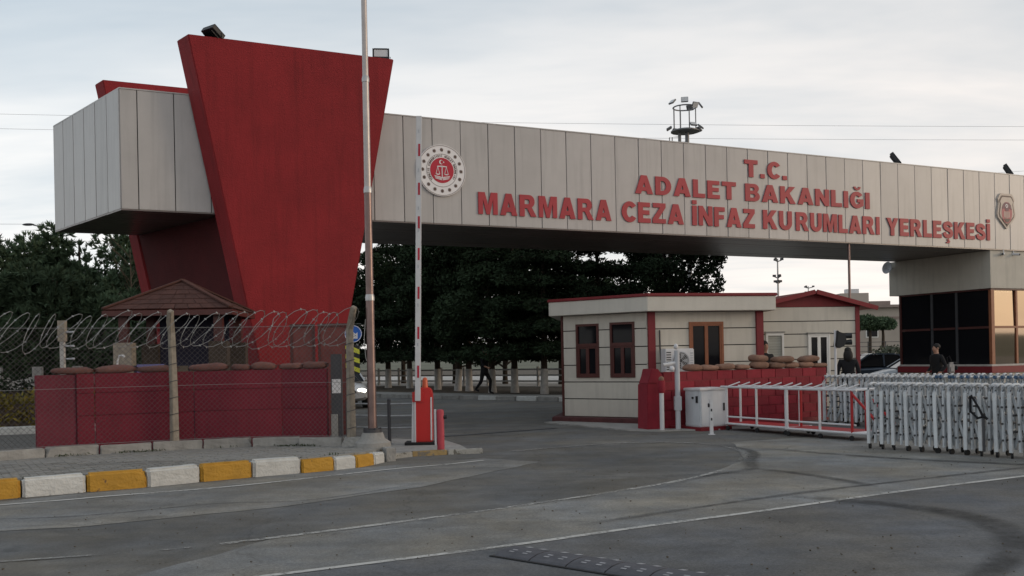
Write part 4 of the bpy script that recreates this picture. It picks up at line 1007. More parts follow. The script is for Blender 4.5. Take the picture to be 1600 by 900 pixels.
rl = thing('railing', 'low railing with grey rails and a dark post left of the barrier', 'railing', (-2.28, 17.65, 0.05))
q = MB(); q.tube([(0, 0, 0), (0, 0, 0.80)], 0.032, 8); q.lathe([(0.034, 0), (0.036, .02), (0.02, .04)], (0, 0, 0.80), 8); q.build('post', 'dark_metal', rl)
q = MB(); q.tube([(-0.85, 0.5, 0), (-0.85, 0.5, 0.80)], 0.032, 8); q.build('post', 'dark_metal', rl)
q = MB(); q.lathe([(0.08, 0), (0.08, 0.02)], n=12); q.build('foot', 'galvanised', rl)
for z in (0.74, 0.52, 0.30):
    q = MB(); q.tube([(-0.85, 0.5, z), (0.0, 0.0, z), (0.48, -0.02, z)], 0.018, 6); q.build('rail', 'galvanised', rl)

# ------------------------------------------------------------------ guard house with grooved cream walls
gh = thing('guard_house', 'flat-roofed cream guard house with grooved walls and red roof edge', 'guard house', (3.14, 22.3, 0.0))
ghA, ghB, ghE = Vector((3.14, 22.3)), Vector((1.28, 23.7)), Vector((5.98, 23.0))
def clad_wall(root, P, Q, bands, wins, mt='cream', thick=0.2, groove=0.024, z_core=None):
    d = (Q - P); L_ = d.length; rz = math.atan2(d.y, d.x); o0 = frame(root).translation
    core = MB(); core.lo(0, L_, 0.032, thick, bands[0], bands[-1]); core = core.mesh('wall', 'dark_gap')
    wall = put('wall', core, root, (P.x - o0.x, P.y - o0.y, 0), (0, 0, rz))
    for z0, z1 in zip(bands, bands[1:]):
        a0, a1 = z0 + groove / 2, z1 - groove / 2
        xs = sorted({0.0, L_} | {x for w_ in wins for x in w_[:2]}); zs_ = sorted({a0, a1} | {z for w_ in wins for z in w_[2:4] if a0 < z < a1}); q = MB()
        runs = {}
        for zz0, zz1 in zip(zs_, zs_[1:]):
            cur = None; pcs = []
            for x0, x1 in zip(xs, xs[1:]):
                mx_, mz_ = (x0 + x1) / 2, (zz0 + zz1) / 2
                hole = any(w_[0] < mx_ < w_[1] and w_[2] < mz_ < w_[3] for w_ in wins)
                if hole:
                    if cur: pcs.append(cur); cur = None
                else: cur = (cur[0], x1) if cur else (x0, x1)
            if cur: pcs.append(cur)
            for c_ in pcs: put('wall_board', MB().lo(c_[0], c_[1], 0, 0.031, zz0, zz1).mesh('wall_board', mt), wall)
    return wall, rz
def window(parent, x0, x1, z0, z1, fm, split=None, cols=2, fw=0.055):
    """frame proud of the wall, panes set back; split: height of a transom, upper part one pane"""
    q = MB(); q.lo(x0, x1, -0.03, 0.031, z1 - fw, z1); q.lo(x0, x1, -0.03, 0.031, z0, z0 + fw)
    q.lo(x0, x0 + fw, -0.029, 0.031, z0 + fw, z1 - fw); q.lo(x1 - fw, x1, -0.029, 0.031, z0 + fw, z1 - fw)
    w_ = put('window', q.mesh('window', fm), parent)
    top = z1 - fw; bot = z0 + fw
    if split:
        q = MB(); q.lo(x0 + fw, x1 - fw, -0.035, 0.03, split - 0.04, split + 0.04); put('transom', q.mesh('transom', fm), parent)
        q = MB(); q.box(((x0 + x1) / 2, 0.018, (split + 0.04 + top) / 2), (x1 - x0 - 2 * fw, 0.012, top - split - 0.04), rz=R(random.uniform(-.6, .6))); put('pane', q.mesh('pane', 'window_glass'), parent)
        top = split - 0.04
    wd = (x1 - x0 - 2 * fw) / cols
    for c in range(cols):
        a, b = x0 + fw + wd * c, x0 + fw + wd * (c + 1)
        q = MB(); g = 0.042
        q.lo(a, a + g, -0.02, 0.03, bot, top); q.lo(b - g, b, -0.02, 0.03, bot, top); q.lo(a + g, b - g, -0.02, 0.03, bot, bot + g); q.lo(a + g, b - g, -0.02, 0.03, top - g, top)
        put('sash', q.mesh('sash', fm), parent)
        q = MB(); q.box(((a + b) / 2, 0.016, (bot + top) / 2), (b - a - 2 * g, 0.012, top - bot - 2 * g), rz=R(random.uniform(-.6, .6))); put('pane', q.mesh('pane', 'window_glass'), parent)
W1 = [(0.376, 1.024, 1.075, 2.376), (1.341, 2.008, 1.075, 2.386)]
wl, _ = clad_wall(gh, ghB, ghA, [0.13, 0.56, 0.97, 1.38, 1.80, 2.22, 2.60], W1)
for w_ in W1: window(wl, *w_, 'brown_frame', split=1.86)
W2 = [(1.056, 1.931, 1.145, 2.353)]
wr, _ = clad_wall(gh, ghA, ghE, [0.13, 0.56, 0.97, 1.40, 1.80, 2.20, 2.60], W2)
window(wr, *W2[0], 'orange_frame', cols=2)
q = MB(); q.lo(0.015, 0.20, -0.05, -0.002, 0.13, 2.595); put('corner_post', q.mesh('corner_post', 'red_trim', bevel=0.008), wr)
q = MB(); q.lo(2.78, 2.97, -0.05, 0.10, 0.13, 2.595); put('corner_post', q.mesh('corner_post', 'red_trim', bevel=0.008), wr)
q = MB(); q.lo(-0.06, -0.002, -0.03, 0.10, 0.13, 2.595); put('corner_post', q.mesh('corner_post', 'brown_frame', bevel=0.008), wl)
q = MB(); q.prism([(1.5, 23.85), (3.2, 22.6), (5.9, 23.25), (5.9, 26.2), (1.9, 26.2)], 0.13, 2.6); q.build('inner_wall', 'cream', gh, world=True)
RF = [(0.93, 23.72), (3.12, 21.98), (6.27, 22.72), (6.35, 26.5), (1.3, 26.6)]
q = MB(); q.prism(RF, 2.601, 2.935); q.build('fascia', 'cream_fascia', gh, world=True, bevel=0.01)
cen = Vector((3.4, 24.4)); RF2 = [tuple(cen + (Vector(p) - cen) * 1.014) for p in RF]
q = MB(); q.prism(RF2, 2.937, 3.01); q.build('roof_edge', 'roof_red', gh, world=True, bevel=0.015)
q = MB(); q.prism([(0.95, 23.5), (2.95, 21.9), (3.35, 21.95), (6.0, 22.85), (6.0, 26), (1.4, 26)], -0.01, 0.129); q.build('plinth', 'plinth_brown', gh, world=True, bevel=0.02)

ap = MB(); ap.prism(ragged([(0.75, 23.2), (2.45, 20.2), (3.0, 19.9), (4.3, 20.0), (3.3, 21.6), (1.4, 23.6)], 0.03, seed=9), 0.0, 0.03); struct(ap.build('apron', 'concrete'))

ac = thing('air_conditioner', 'white air conditioner outdoor unit on the guard house wall', 'air conditioner', (3.14 + 0.667 * 0.971 + 0.24 * 0.2, 22.3 + 0.667 * 0.239 - 0.971 * 0.2, 1.17), math.atan2(0.7, 2.84))
q = MB(); q.lo(-0.36, 0.36, -0.14, 0.14, 0, 0.56); q.build('casing', 'white_paint', ac, bevel=0.02)
q = MB(); q.ring(0.02, 0.28, 0.19, 0.215, -0.155, -0.141, 28); q.build('fan_ring', 'plastic_grey', ac)
q = MB(); q.disc(0.02, 0.28, 0.188, -0.1455, -0.141, 28); fanp = q.build('fan_well', 'dark_metal', ac)
for r_ in (0.05, 0.09, 0.13, 0.17):
    q = MB(); q.ring(0.02, 0.28, r_ - 0.006, r_ + 0.006, -0.158, -0.147, 24); q.build('grille_ring', 'galvanised', fanp)
for k in range(5):
    q = MB(); a = 2 * math.pi * k / 5; q.plate([(0.02 + 0.03 * math.cos(a), 0.28 + 0.03 * math.sin(a)), (0.02 + 0.17 * math.cos(a - .3), 0.28 + 0.17 * math.sin(a - .3)), (0.02 + 0.175 * math.cos(a + .3), 0.28 + 0.175 * math.sin(a + .3))], -0.15, -0.1465); q.build('blade', 'plastic_grey', fanp)
for k in range(8):
    q = MB(); q.lo(-0.33, -0.22, -0.149, -0.141, 0.07 + 0.056 * k, 0.095 + 0.056 * k); q.build('louvre', 'dark_metal', ac)
    if k < 6: q = MB(); q.lo(0.26, 0.33, -0.149, -0.141, 0.16 + 0.056 * k, 0.185 + 0.056 * k); q.build('louvre', 'plastic_grey', ac)
q = MB(); q.lo(-0.30, -0.26, -0.14, 0.20, -0.04, -0.001); q.lo(0.26, 0.30, -0.14, 0.20, -0.04, -0.001); q.build('bracket', 'galvanised', ac)
q = MB(); q.tube([(-0.34, 0.15, 0.3), (-0.36, 0.16, 0.6), (-0.36, 0.17, 1.0)], 0.02, 6); q.build('refrigerant_pipe', 'dark_metal', ac)

# gabled house beside it
gb = thing('gabled_house', 'cream gabled house with a low red roof behind the sandbag wall', 'house', (6.23, 24.2, 0.0))
gA = Vector((6.23, 24.2)); gd = Vector((math.cos(.18), math.sin(.18))); gE = gA + gd * 2.72
W3 = [(0.182, 0.663, 1.0, 2.09), (1.329, 1.93, 0.95, 2.05)]
wg, gr = clad_wall(gb, gA, gE, [0.1, 0.48, 0.80, 1.10, 1.405, 1.72, 2.05, 2.375, 2.74], W3)
q = MB(); q.lo(0.182, 0.663, -0.035, 0.03, 2.02, 2.09); q.lo(0.182, 0.232, -0.034, 0.03, 1.0, 2.02); q.lo(0.613, 0.663, -0.034, 0.03, 1.0, 2.02); q.lo(0.232, 0.613, -0.033, 0.03, 1.0, 1.05); sw = put('window', q.mesh('window', 'white_frame'), wg)
for k in range(14):
    q = MB(); q.lo(0.234, 0.611, 0.004 + 0.001 * (k % 2), 0.02, 1.052 + k * 0.069, 1.118 + k * 0.069); put('shutter_slat', q.mesh('shutter_slat', 'shutter'), wg)
q = MB(); q.lo(0.15, 0.69, -0.06, -0.001, 2.092, 2.125); put('lintel', q.mesh('lintel', 'concrete'), wg)
window(wg, *W3[1], 'white_frame', cols=2, fw=0.045)
q = MB(); q.lo(1.30, 1.96, -0.06, -0.001, 2.052, 2.085); put('lintel', q.mesh('lintel', 'concrete'), wg)
q = MB(); q.lo(2.65, 2.76, -0.03, 0.12, 0.1, 2.735); put('corner_post', q.mesh('corner_post', 'red_trim'), wg)
q = MB(); q.lo(0, 2.70, 0.22, 6.0, 0.0, 2.74); put('side_wall', q.mesh('side_wall', 'cream'), gb, (0, 0, 0), (0, 0, gr))
q = MB(); q.plate([(-0.05, 2.742), (2.85, 2.742), (1.50, 3.10)], 0.06, 0.12); put('gable', q.mesh('gable', 'roof_red'), gb, (0, 0, 0), (0, 0, gr))
def slab(pa, pb, th_, y0, y1):
    n_ = Vector((-(pb[1] - pa[1]), pb[0] - pa[0])).normalized() * th_
    return MB().plate([pa, pb, (pb[0] + n_.x, pb[1] + n_.y), (pa[0] + n_.x, pa[1] + n_.y)], y0, y1)
put('roof_slope', slab((-0.42, 2.67), (1.50, 3.095), 0.05, -0.12, 6.2).mesh('roof_slope', 'roof_pink'), gb, (0, 0, 0), (0, 0, gr))
put('roof_slope', slab((1.505, 3.095), (3.16, 2.67), 0.05, -0.12, 6.2).mesh('roof_slope', 'roof_pink'), gb, (0, 0, 0), (0, 0, gr))
put('barge_board', slab((-0.45, 2.63), (1.49, 3.06), 0.11, -0.17, -0.122).mesh('barge_board', 'roof_red'), gb, (0, 0, 0), (0, 0, gr))
put('barge_board', slab((1.515, 3.06), (3.19, 2.63), 0.11, -0.17, -0.122).mesh('barge_board', 'roof_red'), gb, (0, 0, 0), (0, 0, gr))
for k in range(9):
    x = -0.36 + 0.2 * k; z = 2.67 + (x + 0.42) * 0.2214 + 0.053
    q = MB(); q.lo(x, x + 0.03, -0.11, 6.2, 0, 0.018); q.v = [(v[0], v[1], v[2] + z) for v in q.v]; put('roof_rib', q.mesh('roof_rib', 'roof_pink'), gb, (0, 0, 0), (0, 0, gr))

# red block wall with sandbags
P1 = Vector((3.2, 20.38)); P2 = Vector((7.4, 22.6)); bd = (P2 - P1).normalized(); BL = (P2 - P1).length; ba = math.atan2(bd.y, bd.x)
bw = thing('block_wall', 'low red painted block wall with sandbags before the cream houses', 'wall', (P1.x, P1.y, 0), ba)
q = MB(); q.lo(0.02, BL - 0.02, 0.012, 0.19, 0, 1.225); q.build('mortar', 'red_trim', bw)
bm_ = {}
for c in range(6):
    z0 = 0.205 * c; x = -0.21 if c % 2 else 0.0
    while x < BL - 0.02:
        a, b = max(x, 0), min(x + 0.42, BL); k = round(b - a, 2)
        if k > 0.04:
            if k not in bm_: bm_[k] = MB().box((0, 0, 0), (k - 0.011, 0.2, 0.193)).mesh('block', 'red_block', bevel=0.006)
            put('block', bm_[k], bw, ((a + b) / 2, 0.1 + random.uniform(-.006, .004), z0 + 0.1025), (R(random.uniform(-.6, .6)), 0, R(random.uniform(-.5, .5))))
        x += 0.42
q = MB(); q.lo(0.1, BL - 0.1, -0.14, -0.012, 0.0, 0.085); q.build('footing', 'red_trim', bw, bevel=0.01)
pl = thing('stepped_pillar', 'red stepped masonry pillar at the left end of the block wall', 'pillar', (2.93, 20.42, 0), R(20))
q = MB(); q.plate([(-0.19, 0), (0.22, 0), (0.22, 0.98), (-0.17, 0.98)], -0.2, 0.25); q.build('lower_block', 'red_block', pl, bevel=0.012)
q = MB(); q.plate([(-0.165, 0.982), (0.215, 0.982), (0.20, 1.16), (0.10, 1.30), (-0.06, 1.30), (-0.10, 1.14)], -0.18, 0.23); q.build('shoulder', 'red_block', pl, bevel=0.012)
def bwp(s_, y=0.1): p = P1 + bd * s_; return p.x - bd.y * y, p.y + bd.x * y
RBG = [(0.86, 0, 'sandbag on the block wall just left of the guard house window'), (1.30, 0, 'sandbag on the block wall under the left window pane'), (1.76, 0, 'sandbag on the block wall under the right window pane'),
       (2.22, 0, 'flat sandbag on the block wall right of the window'), (2.76, 0, 'lower sandbag of the tall pile by the red corner post'), (3.26, 0, 'sandbag below the shuttered window'),
       (3.70, 0, 'sandbag between the two piles on the block wall'), (4.14, 0, 'sandbag under the right-hand pile of the block wall'), (4.56, 0, 'sandbag at the right end of the block wall'),
       (2.74, 1, 'round sandbag on top of the pile by the red corner post'), (3.46, 1, 'upper sandbag lying across below the shuttered window'), (4.28, 1, 'upper sandbag near the right end of the block wall')]
for i, (s_, up, lb) in enumerate(RBG):
    x, y = bwp(s_); h = (0.15, 0.13, 0.15, 0.12, 0.19, 0.15, 0.14, 0.15, 0.11, 0.17, 0.16, 0.16)[i]
    z = 1.228 + (0.16 if i == 9 else 0.125 if up else 0)
    sandbag(lb, x, y, z - 0.008, ba + R(random.uniform(-8, 8)), 60 + i, 'sandbags on the block wall', 'sandbag', 0.50 if not up else (0.5 if i == 9 else 0.62), h, R(random.uniform(-4, 4)) if up else 0)

# grey cabinet, pipes, stub
cb_ = thing('utility_cabinet', 'pale grey utility cabinet with two doors before the red block wall', 'cabinet', (4.06, 20.28, 0.0), ba)
q = MB(); q.lo(-0.40, 0.42, -0.34, 0.32, 0.0, 0.075); q.build('base', 'red_trim', cb_)
q = MB(); q.lo(-0.33, 0.36, -0.25, 0.25, 0.076, 0.83); q.build('body', 'cabinet_grey', cb_, bevel=0.006)
q = MB(); q.lo(-0.36, 0.39, -0.28, 0.28, 0.831, 0.885); q.build('lid', 'white_paint', cb_, bevel=0.012)
q = MB(); q.lo(-0.31, 0.34, -0.262, -0.251, 0.10, 0.81); dr = q.build('door', 'cabinet_grey', cb_)
q = MB(); q.lo(0.26, 0.30, -0.275, -0.263, 0.40, 0.56); q.build('handle', 'black_metal', dr)
q = MB(); q.lo(-0.342, -0.331, -0.22, 0.22, 0.10, 0.81); dr = q.build('side_door', 'cabinet_grey', cb_)
q = MB(); q.lo(-0.36, -0.343, -0.19, -0.13, 0.58, 0.72); q.lo(-0.36, -0.343, -0.05, 0.0, 0.66, 0.70); q.build('latch', 'black_metal', dr)
gp = thing('camera_pole', 'grey pole with a white camera arm beside the utility cabinet', 'pole', (3.46, 20.15, 0))
q = MB(); q.tube([(0, 0, 0), (0, 0, 1.68)], 0.055, 14); q.build('tube', 'plastic_grey', gp, smooth=True)
q = MB(); q.lo(-0.075, 0.075, -0.06, 0.06, 0.42, 0.72); q.build('junction_box', 'plastic_grey', gp, bevel=0.01)
q = MB(); q.ell((-0.02, -0.03, 1.76), (0.05, 0.05, 0.06)); q.build('lamp', 'white_paint', gp, smooth=True)
q = MB(); q.tube([(-0.02, 0, 1.42), (-0.30, -0.06, 1.38)], 0.038, 8); arm = q.build('camera', 'white_paint', gp, smooth=True)
q = MB(); q.ell((-0.12, -0.06, 1.30), (0.06, 0.06, 0.06)); q.build('dome', 'white_paint', arm, smooth=True)
wp = thing('white_pipe', 'short white pipe with red head beside the stepped pillar', 'pipe', (3.10, 20.0, 0))
q = MB(); q.tube([(0, 0, 0), (0, 0, 0.80)], 0.048, 12); q.build('tube', 'white_paint', wp, smooth=True)
q = MB(); q.tube([(0, 0, 0.80), (0, 0, 0.86), (0, 0, 1.06)], [0.06, 0.085, 0.075], 10); q.build('head', 'red_block', wp, smooth=True)
q = MB(); q.ell((0, 0, 1.09), (0.06, 0.06, 0.06)); q.build('lamp', 'sandbag', wp, smooth=True)
sb = thing('marker_post', 'slim white marker post before the utility cabinet', 'post', (3.91, 18.95, 0))
q = MB(); q.lo(-0.035, 0.035, -0.02, 0.02, 0, 0.68); q.build('shaft', 'white_paint', sb, bevel=0.005)
q = MB(); q.tube([(-0.06, 0, 0.58), (-0.033, 0, 0.58)], 0.04, 10); q.build('socket', 'black_metal', sb)
for z in (0.28, 0.46): q = MB(); q.lo(-0.012, 0.014, -0.026, -0.0205, z, z + 0.05); q.build('mark', 'black_metal', sb)
q = MB(); q.lo(-0.06, 0.06, -0.05, 0.05, 0, 0.012); q.build('foot', 'white_paint', sb)

sgn = thing('signal_post', 'white post with a dark signal housing at the right end of the block wall', 'signal', (7.06, 20.95, 0))
q = MB(); q.tube([(0, 0, 0), (0, 0, 2.06)], 0.028, 10); q.build('shaft', 'white_paint', sgn, smooth=True)
q = MB(); q.plate([(-0.02, 1.70), (0.03, 2.06), (0.06, 2.02), (0.20, 1.97), (0.22, 1.80), (0.16, 1.70), (0.06, 1.66)], -0.10, 0.10); hs_ = q.build('housing', 'black_metal', sgn, bevel=0.015)
for z in (1.78, 1.92): q = MB(); q.tube([(0.18, -0.03, z), (0.34, -0.05, z + 0.01)], [0.05, 0.065], 10, caps=False); q.build('visor', 'black_metal', hs_)
q = MB(); q.lo(-0.03, 0.12, -0.05, 0.05, 0, 0.03); q.build('foot', 'galvanised', sgn)

pr = thing('thin_mast', 'thin brown mast standing under the beam beside the gabled house', 'mast', (10.66, 30.2, 0))
q = MB(); q.tube([(0, 0, 0.02), (0, 0, 3.0)], 0.050, 10); q.build('lower_tube', 'pole_metal', pr, smooth=True)
q = MB(); q.tube([(0, 0, 3.0), (0, 0, 4.96)], 0.040, 10); q.build('upper_tube', 'pole_metal', pr, smooth=True)
q = MB(); q.lathe([(0.06, 0), (0.06, 0.08)], (0, 0, 2.96), 10); q.build('collar', 'dark_metal', pr)
q = MB(); q.lathe([(0.12, 0), (0.12, 0.02)], n=12); q.build('foot', 'dark_metal', pr)

# ------------------------------------------------------------------ rolling barriers, white and red tube
def rolling_barrier(label, P, Q, depth, redend):
    d = Vector((Q[0] - P[0], Q[1] - P[1])); L_ = d.length; rz = math.atan2(d.y, d.x)
    t = thing('rolling_barrier', label, 'barrier', (P[0], P[1], 0), rz, 'rolling tube barriers')
    r_ = 0.024; zb = 0.14; zt = 0.90
    def tb(name, pts, mt, rr=r_): q = MB(); q.tube(pts, rr, 8); return q.build(name, mt, t, smooth=True)
    tb('bottom_rail', [(0, 0, zb), (L_, 0, zb)], 'white_paint'); tb('bottom_rail', [(0, depth, zb), (L_, depth, zb)], 'red_gloss_dull')
    tb('bottom_rail', [(0, 0.04, zb + 0.14), (L_, 0.04, zb + 0.14)], 'white_paint', 0.018)
    tb('end_rail', [(0, 0, zb), (0, depth, zb)], 'red_gloss_dull'); tb('end_rail', [(L_, 0, zb), (L_, depth, zb)], 'white_paint')
    q = MB(); q.lo(0.03, L_ - 0.03, 0.05, depth - 0.05, zb - 0.03, zb + 0.02); q.build('tray', 'red_gloss_dull', t)
    tb('top_rail', [(-0.12, 0, zt), (L_ + 0.06, 0, zt)], 'white_paint'); tb('top_rail', [(0.0, depth * 0.6, zt + 0.015), (L_, depth * 0.6, zt + 0.015)], 'white_paint', 0.018)
    for f in (0.03, 0.52, 0.97):
        tb('upright', [(f * L_, 0, zb), (f * L_, 0, zt)], 'red_gloss_dull' if (redend and f > 0.9) else 'white_paint')
    for f in (0.03, 0.97):
        tb('upright', [(f * L_, depth * 0.6, zb), (f * L_, depth * 0.6, zt)], 'red_gloss_dull' if redend else 'white_paint')
    if redend:
        tb('brace', [(L_ * 0.97, 0, zt - 0.06), (L_ + 0.42, depth * 0.3, zb + 0.12)], 'red_gloss_dull'); tb('brace', [(L_ * 0.97, depth * 0.6, zt - 0.06), (L_ + 0.45, depth * 0.9, zb + 0.12)], 'red_gloss_dull')
        tb('end_rail', [(L_, 0, zt), (L_ + 0.18, depth * 0.6, zt + 0.02)], 'white_paint'); tb('end_rail', [(L_, 0, zb), (L_ + 0.5, depth * 0.4, zb)], 'white_paint')
    k = 6
    for i in range(k):
        x = (i + 0.4) / k * L_
        tb('spike', [(x - 0.04, 0.10, zt + 0.01), (x + 0.14, -0.10, zt + 0.09)] if False else [(x - 0.05, -0.02, zt + 0.0), (x + 0.10, 0.22, zt + 0.10)], 'white_paint', 0.013)
    for x, y in ((0.05, 0), (L_ * 0.5, 0.02), (L_ - 0.08, 0), (0.1, depth), (L_ - 0.1, depth)):
        q = MB(); q.tube([(x, y, zb), (x, y, 0.09)], 0.014, 6); ca = q.build('caster', 'galvanised', t)
        q = MB(); q.tube([(x + 0.02, y - 0.016, 0.047), (x + 0.02, y + 0.016, 0.047)], 0.046, 12); q.build('wheel', 'rubber_black', ca)
mat('red_gloss_dull', (0.36, 0.014, 0.016), 0.5, 0.12, 6)
rolling_barrier('left rolling tube barrier with white rails before the red block wall', (4.42, 20.0), (5.28, 18.45), 0.62, False)
rolling_barrier('right rolling tube barrier with red end braces next to the folding barrier', (5.20, 18.35), (6.02, 16.95), 0.62, True)

# ------------------------------------------------------------------ folding barriers of white aluminium frames
def folding_barrier(label, P, Q, n_, caps=None):
    d = Vector((Q[0] - P[0], Q[1] - P[1])); L_ = d.length; rz = math.atan2(d.y, d.x); st = L_ / (n_ - 1)
    t = thing('folding_barrier', label, 'barrier', (P[0], P[1], 0), rz, 'folding barriers')
    W_ = 0.17; H_ = 1.06
    pts = [(0, -W_, 0.10), (0, -W_, H_ - 0.10), (0, -W_ * 0.8, H_ - 0.03), (0, -W_ * 0.3, H_), (0, W_ * 0.3, H_), (0, W_ * 0.8, H_ - 0.03), (0, W_, H_ - 0.10), (0, W_, 0.10)]
    fmA = MB().tube(pts, 0.025, 6).mesh('frame', 'alu_white', smooth=True)
    fmB = MB().bar((0, -W_ - 0.026, 0.09), (0, -W_ - 0.026, H_ - 0.12), 0.050, 0.018, up=(0, 1, 0)).mesh('flat_bar', 'alu_bright')
    lk = []
    for sg_ in (1, -1):
        for y in (-W_ * 0.75, W_ * 0.75):
            lk.append(MB().bar((-st, y + 0.012 * sg_, 0.52 - 0.36 * sg_), (st, y + 0.012 * sg_, 0.52 + 0.36 * sg_), 0.014, 0.040, up=(1, 0, 0)).mesh('link', 'alu_white'))
    xl = [MB().bar((0, -W_, z), (0, W_, z + dz), 0.02, 0.012).mesh('cross_link', 'alu_white') for z, dz in ((0.78, 0.1), (0.30, 0.12))]
    hub = MB().tube([(0, -W_ - 0.035, 0), (0, W_, 0)], 0.017, 6).mesh('pivot', 'dark_metal')
    cap = MB().box((0, 0, 0), (0.055, 0.09, 0.06)).mesh('cap', caps, bevel=0.01) if caps else MB().box((0, 0, 0), (0.045, 0.05, 0.045)).mesh('cap', 'plastic_grey', bevel=0.01)
    capg = MB().box((0, 0, 0), (0.045, 0.05, 0.045)).mesh('cap', 'plastic_grey', bevel=0.01)
    cst = MB(); cst.tube([(0, 0, 0.10), (0, 0, 0.07)], 0.012, 6); cst = cst.mesh('caster', 'galvanised')
    whl = MB().tube([(-0.016, 0.015, 0.045), (0.016, 0.015, 0.045)], 0.044, 12).mesh('wheel', 'rubber_black')
    for i in range(n_):
        x = st * i; jz = R(random.uniform(-7, 7)); lean = R(random.uniform(-1.2, 1.2))
        f = put('frame', fmA, t, (x, 0, 0), (0, lean, jz))
        put('cap', cap if (not caps or i > n_ * 0.42) else capg, f, (0, -W_ * 0.85, H_ + (0.0 if caps else -0.02)))
        if i % 2 == 0: put('flat_bar', fmB, t, (x + 0.005, -0.012, 0), (0, lean, jz))
        for z in ((0.26, 0.50, 0.74) if i % 2 else (0.38, 0.62, 0.86)): put('pivot', hub, f, (0, 0, z))
        if 0 < i < n_ - 1:
            for j, l in enumerate(lk):
                if (i + j) % 2 or i % 3 == 0: put('link', l, t, (x, 0, random.uniform(-.02, .02)))
        put('cross_link', xl[i % 2], f, (0, 0, 0))
        if i % 2 == 0:
            for y in (-W_, W_):
                c = put('caster', cst, f, (0, y, 0)); put('wheel', whl, f, (0, y, 0), (0, 0, R(random.uniform(-40, 40))))
fA, fB = (5.93, 15.75), (7.95, 12.9)
folding_barrier('front folding barrier of white metal frames at the right edge', (5.93, 15.75), (8.05, 12.85), 32)
folding_barrier('middle folding barrier of white frames with blue caps behind the front one', (6.95, 21.0), (10.2, 16.1), 46, 'blue_cap')
folding_barrier('rear folding barrier of white frames before the glazed booth', (7.55, 21.9), (11.6, 18.4), 44)
hn = thing('hanging_strap', 'dark strap hanging on the front folding barrier', 'strap', (6.98, 14.12, 0.55), math.atan2(-2.9, 2.12))
q = MB(); q.tube([(-0.14, -0.22, 0.35), (-0.13, -0.24, 0.12), (-0.02, -0.25, 0.03), (0.08, -0.25, 0.06), (0.12, -0.24, 0.02)], 0.02, 6); q.tube([(-0.13, -0.22, 0.36), (0.0, -0.25, 0.18), (0.06, -0.25, 0.05)], 0.016, 6); q.build('strap', 'black_cloth', hn)
q = MB(); q.tube([(0.06, -0.24, 0.04), (0.06, -0.24, -0.45)], 0.022, 6); q.build('stick', 'dark_metal', hn)

